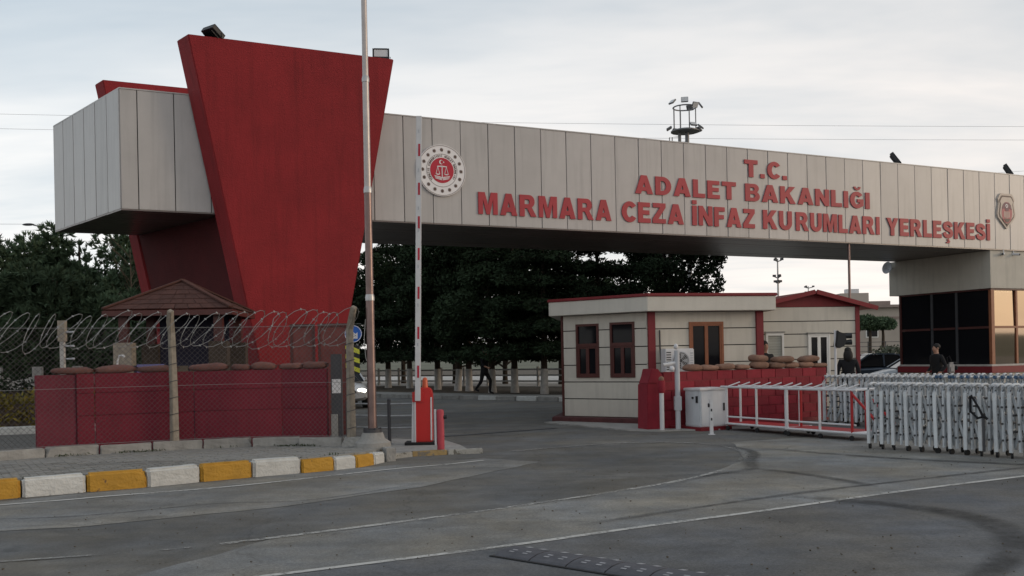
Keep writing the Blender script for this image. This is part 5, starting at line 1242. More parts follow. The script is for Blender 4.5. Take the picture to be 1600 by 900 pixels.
# ------------------------------------------------------------------ people
def person(label, loc, rz, pose, top='black_cloth', legs='black_cloth', long_hair=False, height=1.75):
    """one continuous skinned body; x to the person's left, -y forward"""
    t = thing('person', label, 'person', loc, rz); k = height / 1.75
    V = []; Rr = []; E_ = []
    def v(p, r): V.append(tuple(c * k for c in p)); Rr.append((r[0] * k, r[1] * k) if isinstance(r, tuple) else (r * k, r * k)); return len(V) - 1
    def e(*ids):
        for a, b in zip(ids, ids[1:]): E_.append((a, b))
    ln = pose.get('lean', 0.0)
    pel = v((0, 0, 0.95), (0.15, 0.115)); sp_ = v((0, -ln * 0.4, 1.13), (0.145, 0.11)); ch = v((0, -ln * 0.8, 1.33), (0.18, 0.125)); nk0 = v((0, -ln, 1.46), (0.10, 0.085)); nk = v((0, -ln - 0.005, 1.515), 0.056)
    hb = v((0, -ln - 0.02, 1.575), (0.066, 0.078)); hm = v((0, -ln - 0.025, 1.655), (0.078, 0.096)); ht = v((0, -ln - 0.015, 1.73), (0.062, 0.075))
    e(pel, sp_, ch, nk0, nk, hb, hm, ht)
    nose = v((0, -ln - 0.115, 1.635), 0.014); e(hm, nose)
    for sx, key in ((1, 'L'), (-1, 'R')):
        el_, wr_ = pose['arm' + key]
        sh_ = v((sx * 0.19, -ln, 1.415), 0.072); eb = v((sx * el_[0], el_[1], el_[2]), 0.052); ws_ = v((sx * wr_[0], wr_[1], wr_[2]), 0.036)
        d = (Vector(wr_) - Vector(el_)).normalized(); hd = Vector(wr_) + d * 0.07; h_ = v((sx * hd.x, hd.y, hd.z), (0.036, 0.022)); e(ch, sh_, eb, ws_, h_)
        side = d.cross(Vector((1, 0, 0))).normalized() if abs(d.x) < 0.9 else Vector((0, 1, 0))
        for q_, (o_, l_) in enumerate(((-0.030, 0.065), (-0.010, 0.078), (0.011, 0.074), (0.030, 0.058))):
            f1 = hd + side * o_ + d * 0.035; f2 = f1 + d * l_ * 0.6 + Vector((-0.012, 0, 0)); a = v((sx * f1.x, f1.y, f1.z), 0.010); b = v((sx * f2.x, f2.y, f2.z), 0.008); e(h_, a, b)
        th = Vector(wr_) + d * 0.03 - side * 0.045; a = v((sx * th.x, th.y, th.z), 0.011); e(ws_, a)
        kn, an = pose['leg' + key]
        hp = v((sx * 0.095, 0, 0.88), (0.098, 0.105)); kk = v((sx * kn[0], kn[1], kn[2]), 0.068); aa = v((sx * an[0], an[1], an[2]), 0.048); tt = v((sx * (an[0] + 0.02), an[1] - 0.17, max(an[2] - 0.055, 0.035)), (0.04, 0.032)); e(pel, hp, kk, aa, tt)
    me = bpy.data.meshes.new('body'); me.from_pydata(V, E_, []); ob = bpy.data.objects.new('body', me); COL.objects.link(ob)
    sk = ob.modifiers.new('skin', 'SKIN'); sk.use_smooth_shade = True
    for i, d in enumerate(me.skin_vertices[0].data): d.radius = Rr[i]; d.use_root = (i == 0)
    ob.modifiers.new('sub', 'SUBSURF').levels = 2
    dg = bpy.context.evaluated_depsgraph_get(); bm2 = bpy.data.meshes.new_from_object(ob.evaluated_get(dg)); bpy.data.objects.remove(ob)
    bm2.materials.clear()
    for q_ in (top, legs, 'skin', 'rubber_black'): bm2.materials.append(MATS[q_])
    wr = [Vector((sx * pose['arm' + kx][1][0], pose['arm' + kx][1][1], pose['arm' + kx][1][2])) * k for sx, kx in ((1, 'L'), (-1, 'R'))]
    for p in bm2.polygons:
        c = p.center; p.use_smooth = True
        if c.z > 1.50 * k: p.material_index = 2
        elif min((c - w_).length for w_ in wr) < 0.13 * k and not any((c - w_).length < 0.13 * k and (c.z > w_.z + 0.05) for w_ in wr): p.material_index = 2
        elif c.z < 0.10 * k: p.material_index = 3
        elif c.z < 0.90 * k: p.material_index = 1
        else: p.material_index = 0
    body = put('body', bm2, t)
    hx = MB(); y0 = -ln - 0.0
    hx.ell((0, (y0 + 0.012) * k, 1.695 * k), (0.089 * k, 0.104 * k, 0.092 * k), 16, 10)
    hx.v = [(a, b if c > 1.66 * k else max(b, (y0 - 0.03) * k), c) for a, b, c in hx.v]
    if long_hair: hx.ell((0, (y0 + 0.05) * k, 1.56 * k), (0.12 * k, 0.085 * k, 0.18 * k), 14, 10)
    hx.build('hair', 'hair', t, smooth=True)
    for sx in (-1, 1):
        q = MB(); q.ell((sx * 0.030 * k, (-ln - 0.108) * k, 1.662 * k), (0.011 * k, 0.006 * k, 0.008 * k), 8, 6); q.build('eye', 'hair', t)
        q = MB(); q.ell((sx * 0.083 * k, (-ln - 0.015) * k, 1.645 * k), (0.011 * k, 0.022 * k, 0.034 * k), 8, 6); q.build('ear', 'skin', t, smooth=True)
    q = MB(); q.plate([(-0.026 * k, 1.592 * k), (0.026 * k, 1.592 * k), (0.018 * k, 1.602 * k), (-0.018 * k, 1.602 * k)], (-ln - 0.103) * k, (-ln - 0.085) * k); q.build('mouth', 'crest_rose', t)
    # jacket skirt closes the torso cleanly at the hip
    q = MB(); q.lathe([(0.172 * k, 0.80 * k), (0.178 * k, 0.88 * k), (0.170 * k, 1.0 * k), (0.176 * k, 1.15 * k)], n=18); q.v = [(a, b * 0.76 - ln * 0.3 * k, c) for a, b, c in q.v]; q.build('jacket_hem', top, t, smooth=True)
    return t
STAND = dict(armL=((0.26, 0.03, 1.14), (0.25, -0.06, 0.90)), armR=((0.26, 0.03, 1.14), (0.25, -0.06, 0.90)), legL=((0.11, -0.01, 0.50), (0.12, 0.03, 0.09)), legR=((0.11, -0.01, 0.50), (0.12, 0.03, 0.09)))
WALK = dict(lean=0.04, armL=((0.27, 0.10, 1.17), (0.25, 0.06, 0.93)), armR=((0.27, -0.08, 1.16), (0.22, -0.27, 1.06)), legL=((0.10, -0.22, 0.55), (0.10, -0.18, 0.10)), legR=((0.10, 0.08, 0.50), (0.10, 0.34, 0.20)))
person('person in dark clothes walking along the far pavement before the whitewashed trees', (-1.13, 38.5, 0.135), R(60), WALK, height=1.82)
person('person in black seen from behind beside the gabled house', (8.24, 23.55, 0.0), R(165), STAND, long_hair=True, height=1.66)
HOLD = dict(lean=0.03, armL=((0.28, 0.04, 1.15), (0.24, -0.16, 0.96)), armR=((0.28, 0.04, 1.15), (0.24, -0.16, 0.96)), legL=STAND['legL'], legR=STAND['legR'])
person('man in a black jacket standing behind the folding barriers before the booth', (11.52, 26.0, 0.0), R(-75), HOLD, height=1.72)
bg_ = thing('shoulder_bag', 'pale bag beside the man in the black jacket', 'bag', (11.86, 25.95, 0.95), R(10))
q = MB(); q.box((0, 0, 0.12), (0.17, 0.10, 0.24)); q.box((0, -0.056, 0.09), (0.13, 0.03, 0.13)); q.box((0.01, 0, 0.26), (0.13, 0.09, 0.05)); q.build('body', 'bag_white', bg_, bevel=0.022)
q = MB(); q.tube([(-0.09, 0, 0.26), (-0.12, 0, 0.40), (-0.05, 0, 0.46), (0.02, 0, 0.30)], 0.014, 6); q.build('strap', 'black_cloth', bg_)
q = MB(); q.ell((0.13, -0.02, 0.13), (0.05, 0.05, 0.06), 10, 8); q.ell((0.10, -0.02, 0.26), (0.06, 0.05, 0.035), 10, 8); q.build('pouch', 'black_cloth', bg_, smooth=True)
person('dark figure half hidden behind the red corner post and the tall sandbag pile', (6.21, 23.62, 0.0), R(20), STAND, height=1.86)

# ------------------------------------------------------------------ cars
def car(label, loc, rz, paint, lit=False, scale=1.0):
    """small saloon, x is forward; lofted from cross sections"""
    t = thing('parked_car' if not lit else 'car', label, 'car', loc, rz)
    st = [(-2.10, .42, .66, .72), (-2.02, .30, .80, .80), (-1.6, .22, .93, .85), (-0.9, .20, .95, .87), (0.0, .20, .93, .88), (0.8, .20, .90, .87), (1.4, .22, .82, .85), (1.85, .25, .70, .78), (2.05, .34, .58, .66)]
    q = MB(); n = 12; vs = []
    for x, zb, zt_, hw in st:
        for k in range(n):
            a = 2 * math.pi * k / n + math.pi / n; c_, s_ = math.cos(a), math.sin(a)
            f = lambda u: math.copysign(abs(u) ** 0.45, u)
            vs.append((x, hw * f(c_), (zb + zt_) / 2 + (zt_ - zb) / 2 * f(s_)))
    fs = [(i * n + k, i * n + (k + 1) % n, (i + 1) * n + (k + 1) % n, (i + 1) * n + k) for i in range(len(st) - 1) for k in range(n)]
    fs += [tuple(range(n)), tuple((len(st) - 1) * n + k for k in range(n))[::-1]]; q.add(vs, fs); q.build('body', paint, t, smooth=True)
    # greenhouse: pillars and roof, glass panels slightly inside
    base = [(-1.45, 0.92), (1.05, 0.88)]; roof_ = [(-0.85, 1.43), (0.25, 1.45)]; hb, hr = 0.80, 0.58
    q = MB(); rf = [(-0.92, hr - .03, 1.415), (-0.75, hr, 1.455), (0.15, hr, 1.465), (0.36, hr - .02, 1.42)]
    q.add([(x, s_ * w_, z) for x, w_, z in rf for s_ in (-1, 1)] + [(x, s_ * (w_ + .02), z - .05) for x, w_, z in rf for s_ in (-1, 1)], [(0, 1, 3, 2), (2, 3, 5, 4), (4, 5, 7, 6), (0, 2, 10, 8), (2, 4, 12, 10), (4, 6, 14, 12), (1, 9, 11, 3), (3, 11, 13, 5), (5, 13, 15, 7), (0, 8, 9, 1), (6, 7, 15, 14)]); q.build('roof', paint, t)
    for s_ in (-1, 1):
        for (xa, xb) in ((-1.5, -0.9), (1.12, 0.34), (-0.25, -0.28)):
            q = MB(); q.bar((xa, s_ * hb, 0.90), (xb, s_ * (hr + .01), 1.41), 0.05, 0.07, up=(1, 0, 0)); q.build('pillar', paint, t)
        q = MB(); q.quad((-1.38, s_ * (hb - .012), 0.91), (-0.28, s_ * (hb - .012), 0.91), (-0.30, s_ * (hr + .0), 1.40), (-0.86, s_ * (hr + .0), 1.40)); q.build('window', 'window_glass', t)
        q = MB(); q.quad((-0.22, s_ * (hb - .012), 0.91), (1.02, s_ * (hb - .012), 0.89), (0.30, s_ * (hr + .0), 1.40), (-0.25, s_ * (hr + .0), 1.40)); q.build('window', 'window_glass', t)
        q = MB(); q.box((0.85, s_ * 0.93, 0.97), (0.14, 0.16, 0.11)); q.build('mirror', paint, t, bevel=0.02)
        for x in (-1.3, 1.32):
            q = MB(); q.tube([(x, s_ * 0.70, 0.31), (x, s_ * 0.885, 0.31)], 0.31, 20); wh = q.build('wheel', 'rubber_black', t)
            q = MB(); q.tube([(x, s_ * 0.88, 0.31), (x, s_ * 0.893, 0.31)], 0.20, 16); q.build('rim', 'steel', wh)
        q = MB(); q.ell((1.96, s_ * 0.56, 0.60), (0.10, 0.15, 0.075), 12, 8); q.build('headlight', 'headlight' if lit else 'lens', t, smooth=True)
        q = MB(); q.box((-2.08, s_ * 0.62, 0.70), (0.06, 0.2, 0.12)); q.build('tail_light', 'emblem_red', t)
    q = MB(); q.quad((1.10, -hb + .03, 0.90), (1.10, hb - .03, 0.90), (0.35, hr - .02, 1.40), (0.35, -hr + .02, 1.40)); q.build('windscreen', 'window_glass', t)
    q = MB(); q.quad((-1.47, -hb + .03, 0.92), (-1.47, hb - .03, 0.92), (-0.91, hr - .02, 1.40), (-0.91, -hr + .02, 1.40)); q.build('rear_window', 'window_glass', t)
    q = MB(); q.box((2.06, 0, 0.42), (0.03, 0.52, 0.115)); q.build('number_plate', 'sign_white', t)
    q = MB(); q.box((2.03, 0, 0.56), (0.06, 0.7, 0.10)); q.build('grille', 'black_metal', t, bevel=0.01)
    return t
car('white car with lit headlamps half hidden behind the fence post', (-6.15, 33.6, 0.0), R(-72), 'car_white', True)
car('silver parked car behind the folding barriers left of the booth', (16.45, 38.6, -0.02), R(172), 'car_silver')
car('dark blue parked car behind the silver car', (16.0, 42.6, -0.0), R(176), 'car_blue')

# ------------------------------------------------------------------ trees and hedges
def leaf_mesh(name, P, D, size, mt, rnd, aspect=0.5):
    """P centres, D main directions (numpy n x 3); one bent leaf-sized quad each"""
    n = len(P); up = rnd.normal(size=(n, 3)); D = D / np.linalg.norm(D, axis=1, keepdims=True)
    S = np.cross(D, up); S /= np.linalg.norm(S, axis=1, keepdims=True) + 1e-9
    sz = (size * rnd.uniform(0.6, 1.35, n))[:, None]
    a = P - D * sz * 0.5; b = P + S * sz * aspect * 0.5; c = P + D * sz * 0.5; d = P - S * sz * aspect * 0.5
    v = np.stack([a, b, c, d], 1).reshape(-1, 3)
    me = bpy.data.meshes.new(name); me.vertices.add(4 * n); me.vertices.foreach_set('co', v.ravel())
    me.loops.add(4 * n); me.loops.foreach_set('vertex_index', np.arange(4 * n, dtype=np.int32))
    me.polygons.add(n); me.polygons.foreach_set('loop_start', np.arange(0, 4 * n, 4, dtype=np.int32)); me.polygons.foreach_set('loop_total', np.full(n, 4, dtype=np.int32))
    me.materials.append(MATS[mt]); me.update(); me.validate(); return me
def blob_points(rnd, blobs, n):
    vol = np.array([b[3] * b[4] * b[5] for b in blobs]) ** 0.75; pick = rnd.choice(len(blobs), n, p=vol / vol.sum()); B = np.array(blobs)[pick]
    u = rnd.normal(size=(n, 3)); u /= np.linalg.norm(u, axis=1, keepdims=True); r = rnd.uniform(0.35, 1.0, n) ** 0.6
    return B[:, :3] + u * r[:, None] * B[:, 3:6], u
def tree(label, x, y, h, rad, seed, kind, z=0.12, base=1.1, white=True, leaves=9000, lean=0.0, name='tree', group='dark trees beyond the gate'):
    rnd = np.random.default_rng(seed); t = thing(name, label, 'tree', (x, y, z), 0, group)
    q = MB(); top = Vector((lean, 0, h * 0.93)); tr = 0.085 + 0.006 * h
    P = [(0, 0, 0), (lean * .05, 0, 0.35), (lean * .15, 0.02, 1.0), (lean * .4, -.03, h * .35), (lean * .7, .03, h * .65), tuple(top)]
    wz = 0.95 if white else 0
    q.tube(P, [tr * 1.3, tr * 1.05, tr, tr * .75, tr * .45, 0.03], 9); trunk = q.build('trunk', 'bark', t, smooth=True)
    if white:
        q = MB(); q.tube([P[0], P[1], P[2]], [tr * 1.3 + .012, tr * 1.05 + .012, tr + .012], 9); q.build('whitewash', 'whitewash', trunk, smooth=True)
    blobs = []
    if kind == 'cedar':
        nl = 8
        for i in range(nl):
            f = i / (nl - 1); zc = base + (h - base) * (0.06 + 0.92 * f); rr = rad * (1.0 - 0.72 * f ** 1.3)
            nb = max(3, int(7 * (1 - f) + 2)); ph = rnd.uniform(0, 6.28)
            for k in range(nb):
                a = ph + 6.283 * k / nb + rnd.uniform(-.35, .35); l = rr * rnd.uniform(.70, 1.12)
                ex, ey, ez = l * math.cos(a), l * math.sin(a), zc - 0.12 * l + rnd.uniform(-.2, .2)
                q = MB(); q.tube([(lean * f, 0, zc - .1), (lean * f + ex * .55, ey * .55, zc + .06), (lean * f + ex, ey, ez)], [0.06 * (1 - f * .6), .035, .012], 5); q.build('limb', 'bark', t)
                for fr in (0.42, 0.72, 1.0):
                    blobs.append((lean * f + ex * fr, ey * fr, zc + (ez - zc) * fr * 0.8, .30 * rr * .75 + .22, .30 * rr * .75 + .22, .17 + .10 * (1 - f)))
            blobs.append((lean * f, 0, zc, rr * .42, rr * .42, (h - base) / nl * .55))
        P_, U = blob_points(rnd, blobs, leaves); D = U * np.array([1, 1, .35]) + rnd.normal(size=U.shape) * .35 + np.array([0, 0, -.1])
        me = leaf_mesh('crown', P_, D, 0.19, 'leaf_dark', rnd, 0.36)
    elif kind == 'broad':
        for i in range(26):
            a = rnd.uniform(0, 6.28); f = rnd.uniform(0, 1); zc = base + .6 + (h - base - .9) * f; rr = rad * (0.35 + .75 * math.sin(math.pi * min(1, .25 + .68 * f))) * rnd.uniform(.45, 1.0)
            c = (rr * math.cos(a) + lean * f, rr * math.sin(a), zc)
            blobs.append((*c, rnd.uniform(.55, .95), rnd.uniform(.55, .95), rnd.uniform(.4, .75)))
            if i < 12:
                q = MB(); q.tube([(lean * f * .6, 0, max(.9, zc * .55)), (c[0] * .5, c[1] * .5, zc * .8), c], [.07, .045, .015], 5); q.build('limb', 'bark', t)
        blobs.append((lean * .5, 0, (h + base) / 2, rad * .55, rad * .55, (h - base) * .36))
        P_, U = blob_points(rnd, blobs, leaves); D = rnd.normal(size=U.shape) + U * .6
        me = leaf_mesh('crown', P_, D, 0.17, 'leaf_dark', rnd, 0.5)
    else:   # pine: rounded clumps of upward needle tufts
        for i in range(34):
            a = rnd.uniform(0, 6.28); f = rnd.uniform(0, 1); zc = base + .3 + (h - base - .5) * f; rr = rad * math.sqrt(max(0.02, 1 - (1.15 * f - .25) ** 2)) * rnd.uniform(.55, 1.0)
            c = (rr * math.cos(a), rr * math.sin(a), zc); s_ = rnd.uniform(.38, .72); blobs.append((*c, s_, s_, s_ * .85))
            if i < 12: q = MB(); q.tube([(0, 0, max(.6, zc * .6)), (c[0] * .5, c[1] * .5, zc * .85), c], [.06, .04, .015], 5); q.build('limb', 'bark', t)
        blobs += [(0, 0, (h + base) / 2, rad * .72, rad * .72, (h - base) * .42), (0, 0, base + (h - base) * .3, rad * .9, rad * .9, (h - base) * .28)]
        nt_ = leaves // 12; C, U = blob_points(rnd, blobs, nt_)
        P_ = np.repeat(C, 12, 0); D = np.repeat(U * .7 + np.array([0, 0, .55]), 12, 0) + rnd.normal(size=(nt_ * 12, 3)) * .55
        Dn = D / np.linalg.norm(D, axis=1, keepdims=True)
        me = leaf_mesh('crown', P_ + Dn * 0.10, D, 0.28, 'leaf_pine', rnd, 0.20)
    put('crown', me, t)
    return t
# the whitewashed row beyond the lane and the darker trees behind it
ROW = [(-9.6, 52.6, 9.2, 2.9, 'cedar', 'leftmost dark tree visible past the red pylon'), (-6.6, 51.0, 9.6, 2.9, 'cedar', 'dark conifer directly left of the raised boom'),
       (-5.3, 49.6, 8.6, 2.5, 'broad', 'dark broad tree behind the raised boom'), (-3.6, 46.3, 9.4, 2.7, 'cedar', 'dark conifer with whitewashed trunk just right of the boom'), (-2.5, 43.9, 8.8, 2.3, 'broad', 'dark tree left of the walking person with a leaning whitewashed trunk'),
       (-1.95, 43.4, 9.0, 2.3, 'cedar', 'thin dark conifer directly left of the walking person'), (-0.85, 41.0, 9.2, 2.6, 'broad', 'dark broad tree just right of the walking person'), (0.1, 40.4, 9.0, 2.6, 'cedar', 'dark conifer second left of the guard house'),
       (1.28, 38.5, 8.2, 2.1, 'cedar', 'dark conifer with whitewashed trunk next to the guard house wall'), (3.6, 39.0, 9.0, 2.2, 'cedar', 'dark conifer rising behind the guard house roof'), (6.25, 38.0, 8.2, 1.65, 'broad', 'ragged dark tree at the right end of the row, against bright sky'),
       (-12.8, 56.0, 9.6, 3.0, 'cedar', 'dark conifer hidden mostly by the red pylon')]
for i, (x, y, h, rad, kind, lb) in enumerate(ROW):
    tree(lb, x, y, h, rad, 100 + i, kind, leaves=27000 if kind == 'cedar' else 25000, lean=0.5 if 'leaning' in lb else random.uniform(-.15, .15), base=1.45 if x < 3 else 1.7)
BACK = [(-15, 64), (-10.5, 62), (-6.8, 60), (-3.4, 57), (-0.4, 54), (2.6, 51), (4.2, 47.5)]
lbs = ['far left', 'second from the left', 'third from the left', 'middle', 'third from the right', 'second from the right', 'far right']
for i, (x, y) in enumerate(BACK): tree('dense dark tree of the back row beyond the lane, ' + lbs[i], x, y, 9.0 if i < 6 else 6.2, 3.0 if i < 6 else 2.0, 140 + i, 'broad', white=False, leaves=20000, base=0.8)
# left pines
PN = [(-17.9, 33.2, 6.1, 2.2, 'round-topped pine at the left picture edge'), (-15.7, 35.0, 6.5, 2.1, 'tall round pine left of the hut'), (-13.2, 34.5, 6.0, 1.9, 'pine directly left of the pylon above the hut roof'), (-11.2, 36.5, 5.6, 1.8, 'pine partly behind the red pylon'),
      (-18.8, 38.5, 6.6, 2.3, 'back pine showing between the left pines'), (-14.6, 30.6, 4.6, 1.7, 'low bushy pine before the tall pines'), (-16.6, 30.0, 4.4, 1.8, 'low bushy pine at the far left behind the fence'), (-12.0, 31.5, 4.2, 1.7, 'low dark pine behind the hut'), (-19.6, 41.0, 6.9, 2.4, 'far pine low in the gap at the left edge'), (-16.0, 41.5, 6.6, 2.3, 'far pine behind the tall round pine')]
for i, (x, y, h, rad, lb) in enumerate(PN): tree(lb, x, y, h, rad, 180 + i, 'pine', z=0.16, base=0.35, white=False, leaves=30000, name='pine_tree', group='pines on the left')
bt = thing('bare_tree', 'thin bare tree with fine twigs beside the pylon', 'tree', (-12.9, 32.6, 0.16))
rnd2 = random.Random(5); q = MB(); q.tube([(0, 0, 0), (0.05, 0, 2.2), (0, 0, 5.4)], [.07, .05, .012], 6); q.build('trunk', 'twig', bt)
for k in range(26):
    z = 1.6 + 3.6 * k / 26; a = rnd2.uniform(0, 6.28); l = rnd2.uniform(.5, 1.1) * (1 - .4 * k / 26); q = MB()
    e1 = (l * math.cos(a), l * math.sin(a), z + l * 1.0); q.tube([(0.02, 0, z), (e1[0] * .5, e1[1] * .5, z + l * .6), e1], [.016, .011, .006], 4)
    for j in range(4):
        b = a + rnd2.uniform(-1.2, 1.2); f = rnd2.uniform(.4, .9); s0_ = (e1[0] * f, e1[1] * f, z + l * f); q.tube([s0_, (s0_[0] + .3 * math.cos(b), s0_[1] + .3 * math.sin(b), s0_[2] + .4)], [.008, .005], 3)
    q.build('branch', 'twig', bt)

def hedge(label, x0, x1, y, d, z0, z1, mt, seed, n=5000, name='hedge', size=0.12, rz=0.0, group=None):
    rnd = np.random.default_rng(seed); t = thing(name, label, 'hedge', ((x0 + x1) / 2, y, z0), rz, group); hw = (x1 - x0) / 2; h = z1 - z0
    P_ = rnd.uniform(-1, 1, (n, 3)) * np.array([hw, d / 2, h / 2]) + np.array([0, 0, h / 2])
    P_[:, 2] *= 1 + 0.13 * np.sin(P_[:, 0] * 5.1) + 0.10 * np.sin(P_[:, 0] * 12.3 + P_[:, 1] * 9); P_ += rnd.normal(size=P_.shape) * .03
    put('foliage', leaf_mesh('foliage', P_, rnd.normal(size=P_.shape), size, mt, rnd, .55), t)
    q = MB(); q.box((0, 0, h * .38), (hw * 1.8, d * .7, h * .7)); q.build('twigs', 'bark', t)
hedge('yellow-green clipped hedge at the left edge behind the fence', -13.2, -8.6, 21.6, 0.8, 0.17, 1.02, 'leaf_yellow', 31, 7000, rz=R(20))
hedge('dark green hedge behind the yellow-green one at the left edge', -14.5, -8.6, 24.2, 0.8, 0.17, 1.32, 'leaf_dark', 32, 6000, rz=R(18))
lk_ = struct(put('left_kerb', None)); km2 = rough_block(0.93, 0.18, 0.26, 901, 0.004, 0.02, False); km2.materials.append(MATS['kerb_white'])
for k in range(7): put('kerb_stone', km2, lk_, (-14.2 + 0.9 * k, 19.35 + 0.32 * k, 0.20), (0, 0, R(19.5)))
lw = thing('low_boundary_wall', 'low pale wall with grey pillars at the left edge behind the hedges', 'wall', (-13, 27.5, 0.16), R(14))
q = MB(); q.lo(-6, 5.0, 0, 0.2, 0, 1.15); q.build('wall', 'concrete_pale', lw)
for k in range(11):
    x = -5.9 + 1.05 * k; q = MB(); q.lo(x, x + 0.26, -0.2, -0.004, 0, 1.45); q.build('pillar', 'concrete', lw, bevel=0.01)

# white rail fence behind the whitewashed trunks
wf = thing('rail_fence', 'low white rail fence behind the whitewashed trunks', 'fence', (-1, 50.5, 0.12), R(-40))
for k in range(17):
    q = MB(); x = -14 + 1.7 * k; q.lo(x - .05, x + .05, -.05, .05, 0, 1.0); q.build('post', 'concrete_pale', wf)
for z in (0.22, 0.52, 0.82):
    q = MB(); q.lo(-14, 13.2, 0.052, 0.09, z, z + 0.08); q.build('rail', 'concrete_pale', wf)
pk = MB(); pk.prism([(-22, 66), (12, 40), (18, 60), (-10, 90)], 0.0, 0.128); struct(pk.build('far_yard', 'concrete_pale'))

# ------------------------------------------------------------------ far right: building, umbrella pines, scrub
fb = thing('far_building', 'long beige flat building beyond the parked cars', 'building', (50, 122, 0))
q = MB(); q.lo(-22, 40, 0, 16, 0, 7.0); q.build('wall', 'building_far', fb)
q = MB(); q.lo(-22.4, 40.4, -0.5, 16.5, 7.0, 7.35); q.build('roof', 'roof_far', fb)
q = MB(); q.lo(-22.3, 40.3, -0.12, -0.01, 5.6, 5.85); q.build('cornice', 'roof_far', fb)
for k in range(10):
    q = MB(); q.lo(-20 + 5 * k, -18.4 + 5 * k, -0.06, -0.01, 3.2, 4.6); w_ = q.build('window', 'white_frame', fb)
    q = MB(); q.lo(-19.85 + 5 * k, -18.55 + 5 * k, -0.10, -0.061, 3.35, 4.45); q.build('pane', 'window_glass', w_)
q = MB(); q.lo(-7.0, -3.4, 3, 6, 7.35, 9.1); ch_ = q.build('roof_house', 'building_far', fb)
q = MB(); q.lo(-5.9, -4.3, 4, 5, 9.1, 9.7); q.build('tank', 'white_paint', ch_)
q = MB(); q.lo(-3.3, -0.6, 3, 6, 7.35, 8.0); q.build('roof_house', 'roof_far', fb)
def umbrella(label, x, y, h, rad, seed):
    rnd = np.random.default_rng(seed); t = thing('umbrella_pine', label, 'tree', (x, y, 1.0), 0, 'umbrella pines in the distance')
    q = MB(); q.tube([(0, 0, 0), (0.05, 0, h * .5), (0, 0, h * .8)], [.16, .12, .08], 7); q.build('trunk', 'bark', t)
    bl_ = [(rnd.uniform(-.6, .6) * rad, rnd.uniform(-.6, .6) * rad, h * .78 + rnd.uniform(-.12, .2) * rad, rad * .55, rad * .55, rad * .38) for _ in range(9)] + [(0, 0, h * .8, rad * .9, rad * .9, rad * .45)]
    P_, U = blob_points(rnd, bl_, 5000); put('crown', leaf_mesh('crown', P_, U + rnd.normal(size=U.shape) * .6, 0.26, 'leaf_pine', rnd, .4), t)
for i, (x, rad, lb) in enumerate(((28.9, 1.5, 'left'), (30.2, 1.15, 'middle'), (31.3, 1.15, 'right'))): umbrella(lb + ' of three umbrella pines before the far building', x, 81, 3.6, rad, 210 + i)
q = MB(); q.prism([(20, 70), (60, 70), (60, 110), (20, 110)], -0.02, 1.0); struct(q.build('bank', 'shrub_far'))
rnd = np.random.default_rng(77); P_ = rnd.uniform(0, 1, (9000, 3)) * np.array([26, 3, 1.5]) + np.array([22, 66.5, 0]); P_[:, 2] *= 1 + .3 * np.sin(P_[:, 0] * 1.7)
o = put('scrub', leaf_mesh('scrub', P_, rnd.normal(size=P_.shape), .3, 'shrub_far', rnd, .5)); struct(o, 'stuff'); o['label'] = 'grey-green scrub along the bank below the umbrella pines'
wfr = thing('wire_fence', 'far wire fence on posts below the umbrella pines', 'fence', (32, 76, 1.0))
for k in range(14): q = MB(); q.tube([(-8 + 1.4 * k, 0, 0), (-8 + 1.4 * k, 0, 1.3)], .04, 5); q.build('post', 'dark_metal', wfr)
for z in (0.5, 0.9, 1.25): q = MB(); q.tube([(-8, 0, z), (10.2, 0, z)], .02, 4); q.build('strand', 'dark_metal', wfr)

# low wooded rise along the horizon
rnd = np.random.default_rng(9); hv = []; hf = []; nseg = 120
for i in range(nseg + 1):
    a = R(-75 + 150 * i / nseg); r_ = 900; hh = 9 + 7 * math.sin(i * .21) + 4 * math.sin(i * .57 + 1) + rnd.uniform(-1.2, 1.2)
    hv += [(r_ * math.sin(a), r_ * math.cos(a), -1), ((r_ + 60) * math.sin(a), (r_ + 60) * math.cos(a), max(2, hh * .55)), ((r_ + 400) * math.sin(a), (r_ + 400) * math.cos(a), -1)]
    if i: k = 3 * i; hf += [(k - 3, k, k + 1, k - 2), (k - 2, k + 1, k + 2, k - 1)]
struct(MB().add(hv, hf).build('hills', 'land'))

# ------------------------------------------------------------------ masts, lamps, wires
hm_ = thing('floodlight_mast', 'tall steel mast with a cage of floodlights rising behind the beam', 'mast', (11.1, 60.0, 0))
q = MB(); q.tube([(0.12, 0, 0), (0.12, 0, 15.6)], .13, 10); q.tube([(-0.35, 0, 0), (-0.35, 0, 15.6)], .10, 8); q.build('shaft', 'mast_grey', hm_)
for k in range(14): q = MB(); q.tube([(-0.35, 0, 9 + .45 * k), (0.12, 0, 9 + .45 * k)], .025, 5); q.build('rung', 'mast_grey', hm_)
q = MB(); q.tube([(-0.95, 0.2, 9), (-0.95, 0.2, 15.2), (-0.35, 0.1, 15.2)], .035, 5); q.tube([(-0.78, 0.2, 9), (-0.78, 0.2, 15.2)], .035, 5); q.build('ladder', 'galvanised', hm_)
for z in (15.55, 17.0):
    q = MB(); q.tube([(0.72 * math.cos(2 * math.pi * k / 20), 0.72 * math.sin(2 * math.pi * k / 20), z) for k in range(20)], .045, 5, closed=True); q.build('ring', 'mast_grey', hm_)
for k in range(8):
    a = 2 * math.pi * k / 8 + .2; q = MB(); q.tube([(0.72 * math.cos(a), 0.72 * math.sin(a), 15.55), (0.72 * math.cos(a), 0.72 * math.sin(a), 17.0)], .035, 5); q.build('cage_bar', 'mast_grey', hm_)
q = MB(); q.lathe([(0.1, 0), (0.9, .02), (0.9, .08), (0.1, .1)], (0, 0, 15.45), 16); q.build('platform', 'mast_grey', hm_)
